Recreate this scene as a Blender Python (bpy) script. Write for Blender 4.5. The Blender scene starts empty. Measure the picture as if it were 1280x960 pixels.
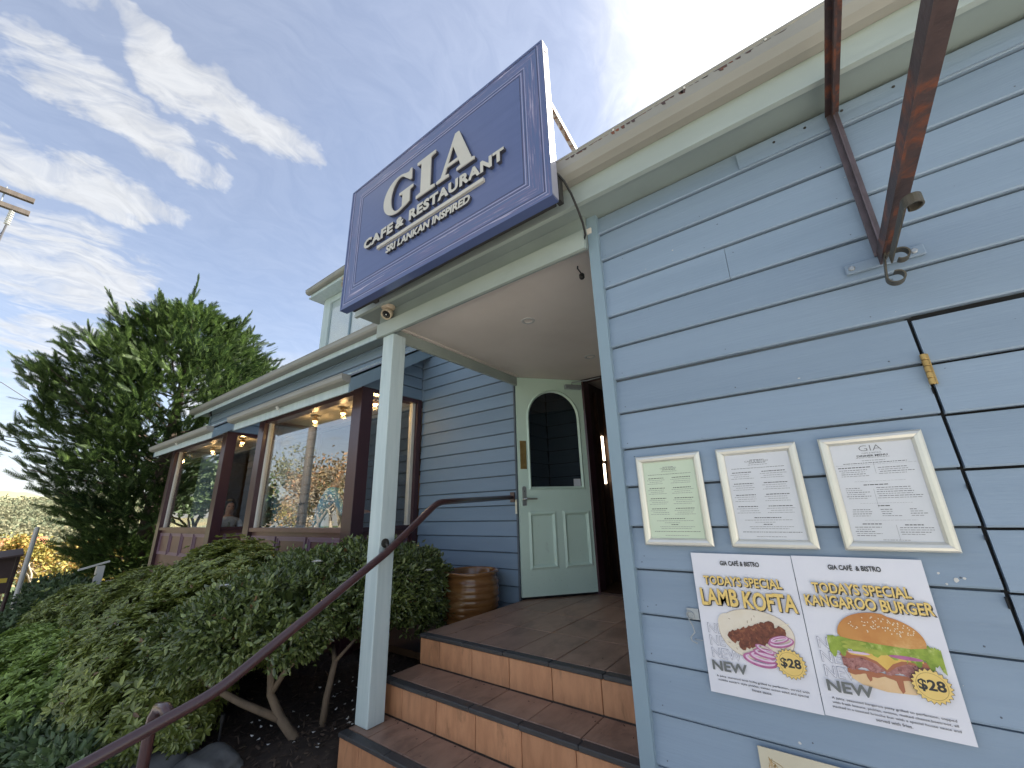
import bpy, bmesh, math, random
import numpy as np
from mathutils import Vector, Matrix
from mathutils.geometry import tessellate_polygon
rng = np.random.default_rng(7); random.seed(7)
SC = bpy.context.scene
COL = SC.collection
R_ = math.radians

# ------------------------------------------------------------------ camera
# the camera is the origin of the place's coordinates: x along the shop front, y into the building, z up
F_PX, YAW, PIT, ROL = 501.9, -0.635628, 0.305226, 0.0286277
f = Vector((math.sin(YAW)*math.cos(PIT), math.cos(YAW)*math.cos(PIT), math.sin(PIT)))
r = Vector((math.cos(YAW), -math.sin(YAW), 0)); d = f.cross(r)
r2 = r*math.cos(ROL) + d*math.sin(ROL); d2 = -r*math.sin(ROL) + d*math.cos(ROL)
cam = bpy.data.objects.new('camera', bpy.data.cameras.new('camera')); COL.objects.link(cam)
m = Matrix((r2, -d2, -f)).transposed().to_4x4(); cam.matrix_world = m
cam.data.sensor_fit = 'HORIZONTAL'; cam.data.sensor_width = 36.0; cam.data.lens = 36.0*F_PX/1280
cam.data.clip_start = 0.02; cam.data.clip_end = 3000
SC.camera = cam

# ------------------------------------------------------------------ light
SUN_AZ, SUN_EL = R_(27), R_(43)
SUN_DIR = Vector((math.sin(SUN_AZ)*math.cos(SUN_EL), math.cos(SUN_AZ)*math.cos(SUN_EL), math.sin(SUN_EL)))
SC.view_settings.view_transform = 'Standard'; SC.view_settings.look = 'None'
SC.view_settings.exposure = 1.98; SC.view_settings.gamma = 1.0; SC.view_settings.use_curve_mapping = False
sl = bpy.data.lights.new('sun', 'SUN'); sl.energy = 5.0; sl.angle = R_(0.6); sl.color = (1.0, 0.93, 0.82)
so = bpy.data.objects.new('sun', sl); COL.objects.link(so)
so.rotation_euler = (-SUN_DIR).to_track_quat('-Z', 'Y').to_euler(); so.location = SUN_DIR*60

class NT:
    """tiny node-tree helper"""
    def __init__(s, tree): s.t = tree; s.n = tree.nodes; s.l = tree.links
    def new(s, typ, **kw):
        n = s.n.new(typ)
        for k, v in kw.items():
            if k == 'ins':
                for a, b in v.items(): s.put(n.inputs[a], b)
            else: setattr(n, k, v)
        return n
    def put(s, sock, v):
        if isinstance(v, bpy.types.NodeSocket): s.l.new(v, sock)
        else: sock.default_value = v
    def math(s, op, a, b=0.0, c=None, clamp=False):
        n = s.n.new('ShaderNodeMath'); n.operation = op; n.use_clamp = clamp
        s.put(n.inputs[0], a); s.put(n.inputs[1], b)
        if c is not None: s.put(n.inputs[2], c)
        return n.outputs[0]
    def ramp(s, v, a, b, lo=0.0, hi=1.0, smooth=True):
        n = s.n.new('ShaderNodeMapRange'); n.interpolation_type = 'SMOOTHSTEP' if smooth else 'LINEAR'
        for i, x in enumerate((v, a, b, lo, hi)): s.put(n.inputs[i], x)
        return n.outputs[0]
    def mix(s, fac, a, b, typ='MIX'):
        n = s.n.new('ShaderNodeMix'); n.data_type = 'RGBA'; n.blend_type = typ
        s.put(n.inputs[0], fac); s.put(n.inputs[6], a); s.put(n.inputs[7], b)
        return n.outputs[2]
    def noise(s, vec, scale, detail=4, rough=0.55, dist=0.0):
        n = s.n.new('ShaderNodeTexNoise'); s.put(n.inputs['Vector'], vec)
        n.inputs['Scale'].default_value = scale; n.inputs['Detail'].default_value = detail
        n.inputs['Roughness'].default_value = rough; n.inputs['Distortion'].default_value = dist
        return n.outputs[0]
    def comb(s, x, y, z):
        n = s.n.new('ShaderNodeCombineXYZ')
        for i, v in enumerate((x, y, z)): s.put(n.inputs[i], v)
        return n.outputs[0]

world = bpy.data.worlds.new('World'); SC.world = world; world.use_nodes = True
def make_world():
    T = NT(world.node_tree); T.n.clear()
    out = T.new('ShaderNodeOutputWorld'); bg = T.new('ShaderNodeBackground')
    T.l.new(bg.outputs[0], out.inputs[0])
    sky = T.new('ShaderNodeTexSky', sky_type='NISHITA', sun_disc=False, sun_elevation=SUN_EL, sun_rotation=SUN_AZ,
                altitude=900.0, air_density=1.0, dust_density=1.2, ozone_density=1.6)
    tc = T.new('ShaderNodeTexCoord'); sep = T.new('ShaderNodeSeparateXYZ'); T.l.new(tc.outputs['Generated'], sep.inputs[0])
    x, y, z = sep.outputs
    den = T.math('ADD', T.math('MAXIMUM', z, 0.0), 0.10)
    px, py = T.math('DIVIDE', x, den), T.math('DIVIDE', y, den)
    # the cloud layer lies on a plane overhead: streaks drawn out along y
    wob = T.noise(T.comb(T.math('MULTIPLY', px, 1.3), T.math('MULTIPLY', py, 1.3), 3.1), 1.6, 3)
    pxw = T.math('ADD', px, T.math('MULTIPLY', T.math('SUBTRACT', wob, .5), .45))
    streak = T.noise(T.comb(T.math('MULTIPLY', pxw, 5.2), T.math('MULTIPLY', py, 1.7), 0.4), 1.5, 9, .60, .35)
    fine = T.noise(T.comb(T.math('MULTIPLY', pxw, 12.0), T.math('MULTIPLY', py, 6.0), 2.2), 1.8, 7, .62, .8)
    big = T.noise(T.comb(px, py, 7.7), 1.05, 4, .5)
    s = T.math('ADD', T.math('MULTIPLY', streak, .68), T.math('MULTIPLY', fine, .32))
    wb2 = T.noise(T.comb(px, py, 11.3), 4.2, 5, .6); wb3 = T.noise(T.comb(px, py, 23.9), 3.6, 5, .6)
    pxb = T.math('ADD', px, T.math('MULTIPLY', T.math('SUBTRACT', wb2, .5), .34)); pyb = T.math('ADD', py, T.math('MULTIPLY', T.math('SUBTRACT', wb3, .5), .55))
    def blob(cx, cy, rx, ry, rot=0.0):
        ca, sa = math.cos(rot), math.sin(rot)
        dx, dy = T.math('SUBTRACT', pxb, cx), T.math('SUBTRACT', pyb, cy)
        u = T.math('DIVIDE', T.math('ADD', T.math('MULTIPLY', dx, ca), T.math('MULTIPLY', dy, sa)), rx)
        v = T.math('DIVIDE', T.math('SUBTRACT', T.math('MULTIPLY', dy, ca), T.math('MULTIPLY', dx, sa)), ry)
        return T.ramp(T.math('ADD', T.math('MULTIPLY', u, u), T.math('MULTIPLY', v, v)), 0.0, 1.0, 1.0, 0.0)
    field = T.ramp(big, .52, .78, 0.0, .55)
    for b in ((-.83, .09, .085, .26, .16), (-1.07, .0, .14, .30, .04), (-1.38, -.04, .17, .30, 0), (-.80, -.38, .18, .45, 0.1),
              (-1.9, .05, .5, .34, 0), (-2.5, .15, .5, .4, 0), (-2.4, .6, .6, .45, 0), (-.88, .13, .13, .27, .1), (-.62, -.9, .4, .5, .3), (-1.5, -1.1, .5, .5, 0.4), (.5, -.9, .5, .6, .5), (1.2, .4, .5, .6, 0)):
        field = T.math('MAXIMUM', field, blob(*b))
    cir = T.math('MULTIPLY', T.ramp(T.math('ADD', s, T.math('MULTIPLY', field, .27)), .45, .84), T.ramp(field, .0, .8, .12, 1.0))
    # the veil of bright thin cloud around the sun
    dn = T.new('ShaderNodeVectorMath', operation='DOT_PRODUCT'); T.l.new(tc.outputs['Generated'], dn.inputs[0]); dn.inputs[1].default_value = SUN_DIR
    cs = dn.outputs['Value']
    veil = T.math('MULTIPLY', T.ramp(cs, .74, .985), T.ramp(s, .25, .62, .62, 1.0))
    # low heaped cloud over the horizon
    hv = T.noise(T.comb(T.math('MULTIPLY', x, 3.0), T.math('MULTIPLY', y, 3.0), T.math('MULTIPLY', z, 6.0)), 2.1, 7, .55, .3)
    cum = T.math('MULTIPLY', T.ramp(hv, .50, .60), T.math('MULTIPLY', T.ramp(z, .40, .26), T.ramp(z, -.02, .05)))
    haze = T.math('ADD', T.ramp(z, .30, .0, 0.0, .45), T.ramp(big, .25, .75, .20, .34))   # thin high veil everywhere, thicker low down
    dens = T.math('MAXIMUM', T.math('MAXIMUM', T.math('MULTIPLY', cir, .80), veil), T.math('MAXIMUM', T.math('MULTIPLY', cum, .80), haze), clamp=True)
    glow = T.math('ADD', T.ramp(cs, .80, 1.0, 0.0, 4.5), 3.5)
    lum = T.math('MULTIPLY', glow, T.ramp(fine, .2, .8, .86, 1.12))
    ccol = T.new('ShaderNodeVectorMath', operation='SCALE'); ccol.inputs[0].default_value = (1.0, 1.0, .985); T.put(ccol.inputs['Scale'], lum)
    skyc = T.mix(1.0, sky.outputs[0], (1.08, 1.0, .97, 1), 'MULTIPLY')
    T.put(bg.inputs[0], T.mix(dens, skyc, ccol.outputs[0])); bg.inputs[1].default_value = 0.068
make_world()

# ------------------------------------------------------------------ materials
MATS = {}
def mat(name, c1, c2=None, rough=.6, scale=6.0, bump=0.0, bscale=60.0, stretch=(1, 1, 1), metal=0.0, spec=.5, emit=None, estr=0.0,
        c3=None, s3=2.0, t3=(.55, .68), rnd=0.0, coat=0.0, detail=5):
    if name in MATS: return MATS[name]
    mt = bpy.data.materials.new(name); mt.use_nodes = True; MATS[name] = mt
    T = NT(mt.node_tree); b = T.n['Principled BSDF']
    b.inputs['Roughness'].default_value = rough; b.inputs['Metallic'].default_value = metal
    b.inputs['Specular IOR Level'].default_value = spec
    if coat: b.inputs['Coat Weight'].default_value = coat; b.inputs['Coat Roughness'].default_value = .12
    tc = T.new('ShaderNodeNewGeometry'); mp = T.new('ShaderNodeMapping'); T.l.new(tc.outputs['Position'], mp.inputs[0]); mp.inputs['Scale'].default_value = stretch
    v = mp.outputs[0]; c = (*c1, 1)
    if c2 is not None:
        c = T.mix(T.ramp(T.noise(v, scale, detail, .6), .32, .70), (*c1, 1), (*c2, 1))
    if c3 is not None:
        c = T.mix(T.ramp(T.noise(v, s3, 7, .66, .4), t3[0], t3[1]), c, (*c3, 1))
    if rnd:
        oi = T.new('ShaderNodeObjectInfo')
        hs = T.new('ShaderNodeHueSaturation'); T.put(hs.inputs['Color'], c)
        T.put(hs.inputs['Value'], T.ramp(oi.outputs['Random'], 0, 1, 1-rnd, 1+rnd, False)); c = hs.outputs[0]
    T.put(b.inputs['Base Color'], c)
    if bump:
        bn = T.new('ShaderNodeBump'); bn.inputs['Strength'].default_value = bump; bn.inputs['Distance'].default_value = .004
        T.put(bn.inputs['Height'], T.noise(v, bscale, 6, .6)); T.l.new(bn.outputs[0], b.inputs['Normal'])
    if emit: b.inputs['Emission Color'].default_value = (*emit, 1); b.inputs['Emission Strength'].default_value = estr
    return mt

def leafmat(name, c1, c2, c3=None, scale=5.0, trans=.22, rough=.42, spec=.45, dead=0.0, vary=.42):
    mt = bpy.data.materials.new(name); mt.use_nodes = True; MATS[name] = mt
    T = NT(mt.node_tree); b = T.n['Principled BSDF']; out = T.n['Material Output']
    g = T.new('ShaderNodeNewGeometry')
    c = T.mix(T.ramp(T.noise(g.outputs['Position'], scale, 3, .6), .35, .65), (*c1, 1), (*c2, 1))
    if c3: c = T.mix(T.ramp(g.outputs['Random Per Island'], .72, 1.0, 0, .9), c, (*c3, 1))
    hs = T.new('ShaderNodeHueSaturation'); T.put(hs.inputs['Color'], c); T.put(hs.inputs['Value'], T.ramp(g.outputs['Random Per Island'], 0, 1, 1-vary, 1+vary, False)); c = hs.outputs[0]
    if dead: c = T.mix(T.math('GREATER_THAN', g.outputs['Random Per Island'], 1-dead), c, (.17, .095, .04, 1))
    T.put(b.inputs['Base Color'], c); b.inputs['Roughness'].default_value = rough; b.inputs['Specular IOR Level'].default_value = spec
    tr = T.new('ShaderNodeBsdfTranslucent'); T.put(tr.inputs[0], c); mx = T.new('ShaderNodeMixShader'); mx.inputs[0].default_value = trans
    T.l.new(b.outputs[0], mx.inputs[1]); T.l.new(tr.outputs[0], mx.inputs[2]); T.l.new(mx.outputs[0], out.inputs[0])
    return mt

def glassmat(name, r0=.05, tint=(.96, .98, .97)):
    """thin clear sheet: Schlick reflection on both faces, straight transmission"""
    mt = bpy.data.materials.new(name); mt.use_nodes = True; MATS[name] = mt
    T = NT(mt.node_tree); T.n.remove(T.n['Principled BSDF']); out = T.n['Material Output']
    g = T.new('ShaderNodeNewGeometry'); dt = T.new('ShaderNodeVectorMath', operation='DOT_PRODUCT')
    T.l.new(g.outputs['Incoming'], dt.inputs[0]); T.l.new(g.outputs['Normal'], dt.inputs[1])
    c = T.math('SUBTRACT', 1.0, T.math('ABSOLUTE', dt.outputs['Value']), clamp=True)
    fac = T.math('ADD', r0, T.math('MULTIPLY', 1-r0, T.math('POWER', c, 5.0)), clamp=True)
    tp = T.new('ShaderNodeBsdfTransparent'); tp.inputs[0].default_value = (*tint, 1)
    gl = T.new('ShaderNodeBsdfGlossy'); gl.inputs['Roughness'].default_value = 0.0
    bn = T.new('ShaderNodeBump'); bn.inputs['Strength'].default_value = .02; bn.inputs['Distance'].default_value = .01
    T.put(bn.inputs['Height'], T.noise(g.outputs['Position'], 2.5, 2)); T.l.new(bn.outputs[0], gl.inputs['Normal'])
    mx = T.new('ShaderNodeMixShader'); T.put(mx.inputs[0], fac); T.l.new(tp.outputs[0], mx.inputs[1]); T.l.new(gl.outputs[0], mx.inputs[2]); T.l.new(mx.outputs[0], out.inputs[0])
    return mt

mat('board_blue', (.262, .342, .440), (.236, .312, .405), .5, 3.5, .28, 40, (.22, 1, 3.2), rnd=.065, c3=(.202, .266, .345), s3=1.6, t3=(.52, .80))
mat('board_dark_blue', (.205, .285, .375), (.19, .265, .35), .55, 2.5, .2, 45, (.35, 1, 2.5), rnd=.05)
mat('board_edge', (.13, .155, .185), (.10, .12, .145), .8)
mat('gap_dark', (.012, .012, .013), None, .9)
mat('trim_aqua', (.57, .665, .67), (.49, .59, .60), .55, 9, .5, 40, (2.2, 2.2, .16), c3=(.37, .46, .47), s3=7, t3=(.60, .80))
mat('trim_blue', (.25, .345, .41), (.235, .32, .385), .5, 3, .15, 30)
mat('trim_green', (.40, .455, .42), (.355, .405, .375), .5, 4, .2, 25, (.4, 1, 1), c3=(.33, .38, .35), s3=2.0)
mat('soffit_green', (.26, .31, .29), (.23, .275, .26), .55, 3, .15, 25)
mat('gutter_taupe', (.33, .322, .288), (.285, .277, .246), .5, 3, .12, 25, (.5, 1, 1), c3=(.22, .16, .11), s3=2.6, t3=(.66, .72))
mat('ceiling_taupe', (.80, .73, .66), (.74, .67, .60), .8, 1.6, .2, 80, c3=(.68, .60, .52), s3=1.3, t3=(.55, .8))
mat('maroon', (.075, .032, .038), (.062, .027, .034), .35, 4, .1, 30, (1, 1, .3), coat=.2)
mat('maroon_lit', (.17, .082, .072), (.14, .068, .06), .4, 4, .1, 30, coat=.1)  # lighter copy of maroon for dado and front sill, light put into its colour
mat('mauve', (.25, .155, .20), (.22, .135, .18), .4, 5)
mat('white_paint', (.74, .72, .66), (.68, .66, .60), .45, 5, .1, 30)
mat('white_dull', (.62, .61, .58), (.56, .55, .52), .6, 5, .1, 30)
mat('door_mint', (.70, .87, .75), (.66, .83, .71), .42, 3, .15, 25, (1, 1, .5), c3=(.48, .57, .49), s3=5, t3=(.64, .78))
mat('scuff', (.22, .26, .23), None, .8)
mat('brass', (.55, .36, .13), (.42, .26, .09), .35, 20, metal=.85)
mat('steel', (.55, .54, .50), (.45, .44, .41), .32, 20, metal=.9)
mat('steel_galv', (.42, .45, .47), (.34, .37, .40), .5, 30, metal=.6, c3=(.26, .14, .07), s3=14, t3=(.66, .75))
mat('alu_frame', (.78, .76, .68), (.72, .70, .63), .33, 3, 0, metal=.55, spec=.6)
mat('rust_metal', (.10, .062, .055), (.065, .042, .040), .55, 14, .5, 60, c3=(.23, .075, .035), s3=9, t3=(.48, .62), metal=.2)
mat('dark_iron', (.070, .066, .060), (.05, .048, .044), .5, 12, .35, 50, metal=.4)
mat('iron_purple', (.145, .115, .13), (.10, .08, .085), .5, 12, .4, 60, c3=(.26, .20, .18), s3=20, t3=(.60, .72), metal=.3)
mat('scroll_iron', (.13, .115, .085), (.10, .088, .066), .5, 16, .3, 60, metal=.4)
mat('rail_paint', (.080, .036, .036), (.065, .030, .031), .28, 5, .06, 40, coat=.45)
mat('tile_tread', (.36, .225, .160), (.285, .175, .125), .45, 9, .25, 60, (1, .5, 1), rnd=.10, c3=(.20, .122, .09), s3=7, t3=(.46, .70))
mat('tile_riser', (.57, .285, .15), (.45, .215, .11), .5, 16, .2, 60, (1.4, 1, .35), rnd=.08, c3=(.33, .165, .085), s3=13, t3=(.54, .72))
mat('nosing', (.058, .056, .057), (.045, .043, .044), .5, 20, .3, 90, rnd=.12)
mat('grout', (.14, .105, .085), (.10, .075, .06), .9, 30)
mat('concrete', (.56, .535, .49), (.50, .48, .44), .85, 3, .4, 40, c3=(.43, .415, .385), s3=1.5)
mat('asphalt', (.30, .29, .27), (.26, .25, .235), .9, 20, .5, 80)
mat('soil', (.060, .042, .032), (.035, .025, .020), .95, 9, .8, 30, c3=(.085, .062, .046), s3=14)
mat('mulch_chip', (.10, .068, .048), (.055, .038, .028), .9, 30)
mat('grass', (.07, .10, .03), (.05, .075, .022), .9, 3, .5, 40)
mat('rock', (.17, .17, .165), (.11, .11, .108), .85, 5, .8, 14, c3=(.075, .08, .07), s3=3)
mat('bark', (.21, .155, .105), (.135, .10, .07), .85, 14, .6, 40, (1, 1, .3))
mat('bark_dark', (.085, .06, .042), (.05, .036, .026), .9, 9, .6, 30, (1, 1, .3))
mat('bark_pale', (.42, .36, .27), (.30, .25, .18), .85, 9, .4, 30)
mat('pot_glaze', (.30, .145, .050), (.20, .085, .028), .22, 5, .15, 12, (1, 1, 3.5), coat=.6, c3=(.36, .20, .085), s3=4)
mat('sign_navy', (.096, .130, .282), (.086, .118, .262), .30, 3, .12, 20, (.5, 1, 9), coat=.3)
mat('sign_edge', (.40, .40, .46), (.34, .34, .40), .4, 6)
mat('sign_line', (.40, .40, .58), None, .35)
mat('sign_line_dark', (.045, .05, .11), None, .4)
mat('letter_face', (.60, .575, .51), (.56, .535, .475), .42, 5)
mat('letter_side', (.055, .055, .075), None, .5)
mat('black_rubber', (.016, .016, .017), None, .5)
mat('paper_white', (.76, .76, .82), (.72, .72, .79), .38, 5, .25, 9, coat=.25)
mat('paper_green', (.60, .69, .53), (.57, .66, .50), .45, 5, coat=.2)
mat('paper_grey', (.67, .68, .71), (.63, .64, .67), .4, 6, .3, 10, coat=.3)
mat('paper_cream', (.66, .60, .46), (.60, .54, .40), .5, 6)
mat('ink', (.03, .03, .033), None, .5)
mat('ink_grey', (.15, .16, .155), None, .5)
mat('ink_soft', (.20, .20, .21), None, .6)
mat('ink_outline', (.26, .26, .32), None, .6)
mat('ink_gold', (.83, .60, .20), (.80, .56, .17), .45, 20)
mat('ink_gold_dark', (.30, .19, .05), None, .5)
mat('bread', (.80, .72, .60), (.75, .66, .52), .5, 22, c3=(.50, .30, .15), s3=40, t3=(.72, .80))
mat('bread_edge', (.45, .34, .24), None, .5)
mat('meat', (.22, .065, .035), (.10, .028, .018), .5, 90, c3=(.36, .13, .06), s3=70, t3=(.5, .7))
mat('meat_pink', (.30, .11, .10), (.48, .24, .22), .5, 110, c3=(.14, .045, .04), s3=90, t3=(.5, .65))
mat('onion_ring', (.40, .10, .25), (.52, .19, .36), .5, 30)
mat('onion_pale', (.76, .56, .70), None, .5)
mat('bun', (.60, .27, .07), (.50, .18, .045), .4, 12, c3=(.74, .45, .18), s3=8, t3=(.5, .7))
mat('bun_pale', (.80, .58, .34), (.72, .46, .24), .4, 12)
mat('seed', (.85, .77, .58), None, .5)
mat('lettuce', (.33, .43, .06), (.18, .27, .03), .5, 45, c3=(.55, .60, .18), s3=50, t3=(.5, .7))
mat('pickle', (.42, .46, .08), (.30, .35, .05), .5, 50)
mat('cheese', (.78, .52, .13), (.72, .45, .10), .5, 20)
mat('sauce', (.40, .14, .07), None, .4)
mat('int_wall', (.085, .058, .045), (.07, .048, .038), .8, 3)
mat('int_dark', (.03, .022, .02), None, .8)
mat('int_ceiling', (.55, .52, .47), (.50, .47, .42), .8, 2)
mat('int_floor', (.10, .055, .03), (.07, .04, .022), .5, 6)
mat('wood_dark', (.09, .045, .025), (.06, .03, .018), .4, 8, .1, 30, (.3, 3, 3))
mat('wood_tan', (.35, .20, .10), (.28, .155, .075), .5, 6)
mat('lamp_warm', (1, .75, .4), None, .5, emit=(1.0, .60, .26), estr=4.5)
mat('lamp_soft', (1, .9, .8), None, .5, emit=(1.0, .82, .6), estr=2.2)
mat('roof_metal', (.23, .24, .26), (.19, .20, .22), .5, 4)
mat('cream_plastic', (.52, .43, .32), (.46, .38, .28), .45, 10)
mat('lens_dark', (.02, .02, .022), None, .15)
mat('sky_tone_sheet', (.74, .78, .85), (.70, .74, .82), .6, 4)  # pale blue of the reflected sky, put into the colour
mat('skin', (.50, .29, .20), (.46, .26, .18), .5, 8)
mat('hair', (.022, .016, .013), (.03, .022, .018), .45, 20)
mat('shirt_pale', (.42, .48, .58), (.38, .44, .54), .8, 10)
mat('shirt_blue', (.06, .46, .80), (.05, .42, .75), .7, 10)
mat('trousers', (.04, .045, .06), None, .8)
mat('petal', (.80, .79, .76), (.74, .72, .68), .6, 20)
mat('board_brown', (.055, .030, .028), (.045, .025, .023), .5)
mat('yellow_strip', (.62, .45, .06), None, .5)
mat('pole_white', (.66, .65, .62), (.58, .57, .54), .5, 6)
mat('pole_wood', (.15, .125, .105), (.10, .082, .07), .85, 8, .5, 30, (1, 1, .2))
mat('porcelain', (.62, .62, .60), None, .25)
mat('wire', (.05, .05, .055), None, .6)
mat('hill_a', (.20, .22, .13), (.30, .24, .13), .95, .12, c3=(.13, .17, .11), s3=.2)
mat('flyer', (.62, .62, .60), None, .5)
glassmat('glass', .22); glassmat('glass_up', .10); glassmat('glass_dark', .045, (.6, .6, .6)); glassmat('bottle_glass', .06, (.8, .88, .84))
leafmat('leaf_rhodo', (.185, .23, .050), (.24, .285, .064), (.32, .36, .105), 2.5, .22, .36, .8, .012)
leafmat('leaf_bright', (.20, .29, .06), (.25, .35, .08), (.31, .41, .12), 2.5, .22, .4)
leafmat('leaf_camellia', (.115, .16, .045), (.15, .195, .055), (.22, .27, .09), 4, .2, .30, .85, .008)
leafmat('leaf_blue', (.09, .14, .055), (.115, .17, .068), (.155, .21, .095), 4, .15, .4)
leafmat('leaf_hedge', (.07, .11, .045), (.09, .135, .055), None, 2, .15, .5)
leafmat('leaf_conifer', (.026, .052, .018), (.058, .098, .026), (.105, .155, .042), .6, .36, .6, .25)  # third tone paints in sunlit tips, spread at random over the sprays
leafmat('leaf_conifer_far', (.075, .125, .030), (.10, .155, .036), None, .9, .3, .6, .25)
leafmat('leaf_yellow', (.46, .34, .10), (.36, .33, .10), (.50, .25, .09), 1.2, .35, .6, .2)
leafmat('leaf_autumn', (.40, .28, .17), (.33, .26, .15), (.44, .22, .12), .5, .35, .6, .2)
leafmat('leaf_olive', (.19, .21, .11), (.25, .24, .13), (.32, .27, .16), .5, .3, .6, .2)

# ------------------------------------------------------------------ mesh helpers
WM = {}
def world_of(o): return WM.get(o.name, Matrix.Identity(4))
def link(name, me, material=None, parent=None, loc=None, rot=None, label=None, kind=None):
    """meshes are written in place coordinates unless loc/rot are given"""
    o = bpy.data.objects.new(name, me); COL.objects.link(o)
    if material is not None:
        if not me.materials:
            for q in (material if isinstance(material, (list, tuple)) else [material]): me.materials.append(MATS[q])
    M = Matrix.Identity(4)
    if loc is not None: M = Matrix.Translation(loc)
    if rot is not None: M = M @ Matrix.Rotation(rot[2], 4, 'Z') @ Matrix.Rotation(rot[1], 4, 'Y') @ Matrix.Rotation(rot[0], 4, 'X')
    WM[o.name] = M
    if parent is not None:
        o.parent = parent; o.matrix_local = world_of(parent).inverted() @ M
    else: o.matrix_local = M
    if label: o['label'] = label
    if kind: o['kind'] = kind
    return o
def thing(name, label, cat, loc=(0, 0, 0), group=None):
    o = bpy.data.objects.new(name, None); COL.objects.link(o); o.empty_display_size = .1
    o.location = loc; WM[o.name] = Matrix.Translation(loc)
    o['label'] = label; o['category'] = cat
    if group: o['group'] = group
    return o
def tag(o, label, cat, group=None):
    o['label'] = label; o['category'] = cat
    if group: o['group'] = group
    return o
def me_(verts, faces, smooth=False, name='m'):
    me = bpy.data.meshes.new(name); me.from_pydata([tuple(v) for v in verts], [], faces)
    if smooth: me.polygons.foreach_set('use_smooth', [True]*len(me.polygons))
    me.update(); return me
class MB:
    def __init__(s): s.v = []; s.f = []; s.mi = []
    def add(s, v, f, mi=0):
        k = len(s.v); s.v += [tuple(p) for p in v]; s.f += [tuple(i+k for i in q) for q in f]; s.mi += [mi]*len(f); return s
    def box(s, x0, x1, y0, y1, z0, z1, mi=0):
        v = [(x, y, z) for z in (z0, z1) for y in (y0, y1) for x in (x0, x1)]
        return s.add(v, [(0, 2, 3, 1), (4, 5, 7, 6), (0, 1, 5, 4), (1, 3, 7, 5), (3, 2, 6, 7), (2, 0, 4, 6)], mi)
    def prism(s, prof, axis, a, b, mi=0):
        """profile of 2-d points swept along an axis (x: prof=(y,z), y: (x,z), z: (x,y))"""
        n = len(prof)
        def P(p, t): return {'x': (t, p[0], p[1]), 'y': (p[0], t, p[1]), 'z': (p[0], p[1], t)}[axis]
        v = [P(p, a) for p in prof] + [P(p, b) for p in prof]
        fs = [(i, (i+1) % n, (i+1) % n+n, i+n) for i in range(n)] + [tuple(range(n))[::-1], tuple(range(n, 2*n))]
        return s.add(v, fs, mi)
    def tube(s, pts, rad, n=8, cap=True, mi=0):
        pts = [Vector(p) for p in pts]; rr = rad if isinstance(rad, (list, tuple)) else [rad]*len(pts)
        k = len(s.v); up = Vector((0, 0, 1)); prev = None
        for i, p in enumerate(pts):
            t = (pts[min(i+1, len(pts)-1)] - pts[max(i-1, 0)]).normalized()
            if prev is None:
                a = t.cross(up if abs(t.z) < .95 else Vector((1, 0, 0))).normalized()
            else:
                a = (prev - t*prev.dot(t)).normalized()
            prev = a; b = t.cross(a)
            for j in range(n):
                an = 2*math.pi*j/n; q = p + (a*math.cos(an) + b*math.sin(an))*rr[i]; s.v.append(tuple(q))
        for i in range(len(pts)-1):
            for j in range(n):
                s.f.append((k+i*n+j, k+i*n+(j+1) % n, k+(i+1)*n+(j+1) % n, k+(i+1)*n+j)); s.mi.append(mi)
        if cap:
            s.f.append(tuple(k+j for j in range(n))[::-1]); s.mi.append(mi)
            s.f.append(tuple(k+(len(pts)-1)*n+j for j in range(n))); s.mi.append(mi)
        return s
    def lathe(s, prof, c, n=24, mi=0, axis='z'):
        k = len(s.v)
        for (rad, h) in prof:
            for j in range(n):
                a = 2*math.pi*j/n; x, y = rad*math.cos(a), rad*math.sin(a)
                s.v.append({'z': (c[0]+x, c[1]+y, c[2]+h), 'y': (c[0]+x, c[1]+h, c[2]+y), 'x': (c[0]+h, c[1]+x, c[2]+y)}[axis])
        for i in range(len(prof)-1):
            for j in range(n):
                q = (k+i*n+j, k+i*n+(j+1) % n, k+(i+1)*n+(j+1) % n, k+(i+1)*n+j); s.f.append(q if axis == 'z' else q[::-1]); s.mi.append(mi)
        return s
    def plate(s, loops, P, n, th, mi=0, mside=None, back=True):
        """flat plate from 2-d loops (outer, holes...), P maps 2-d to 3-d, n the facing direction, th the thickness behind it"""
        n = Vector(n); tri = tessellate_polygon([[Vector((a, b, 0)) for a, b in lp] for lp in loops])
        flat = [q for lp in loops for q in lp]; k = len(s.v); N = len(flat)
        fr = [Vector(P(a, b)) for a, b in flat]; bk = [p - n*th for p in fr]
        s.v += [tuple(p) for p in fr] + [tuple(p) for p in bk]
        for t in tri:
            a, b, c = (fr[i] for i in t)
            if (b-a).cross(c-a).dot(n) < 0: t = t[::-1]
            s.f.append(tuple(k+i for i in t)); s.mi.append(mi)
            if back: s.f.append(tuple(k+N+i for i in t[::-1])); s.mi.append(mi)
        o = 0
        for lp in loops:
            L = len(lp)
            for i in range(L):
                a, b = o+i, o+(i+1) % L
                s.f.append((k+a, k+N+a, k+N+b, k+b)); s.mi.append(mi if mside is None else mside)
            o += L
        return s
    def mesh(s, smooth=False):
        me = me_(s.v, s.f, smooth)
        me.polygons.foreach_set('material_index', s.mi); return me
    def link(s, name, material, parent=None, smooth=False, **kw):
        me = s.mesh(smooth)
        for q in (material if isinstance(material, (list, tuple)) else [material]): me.materials.append(MATS[q])
        return link(name, me, None, parent, **kw)
def bevel(o, w=.004, seg=2):
    b = o.modifiers.new('bevel', 'BEVEL'); b.width = w; b.segments = seg; b.limit_method = 'ANGLE'; b.angle_limit = R_(40); return o
def wall_xz(y):           # 2-d (x, z) to a wall facing the street
    return lambda a, b: (a, y, b)
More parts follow.
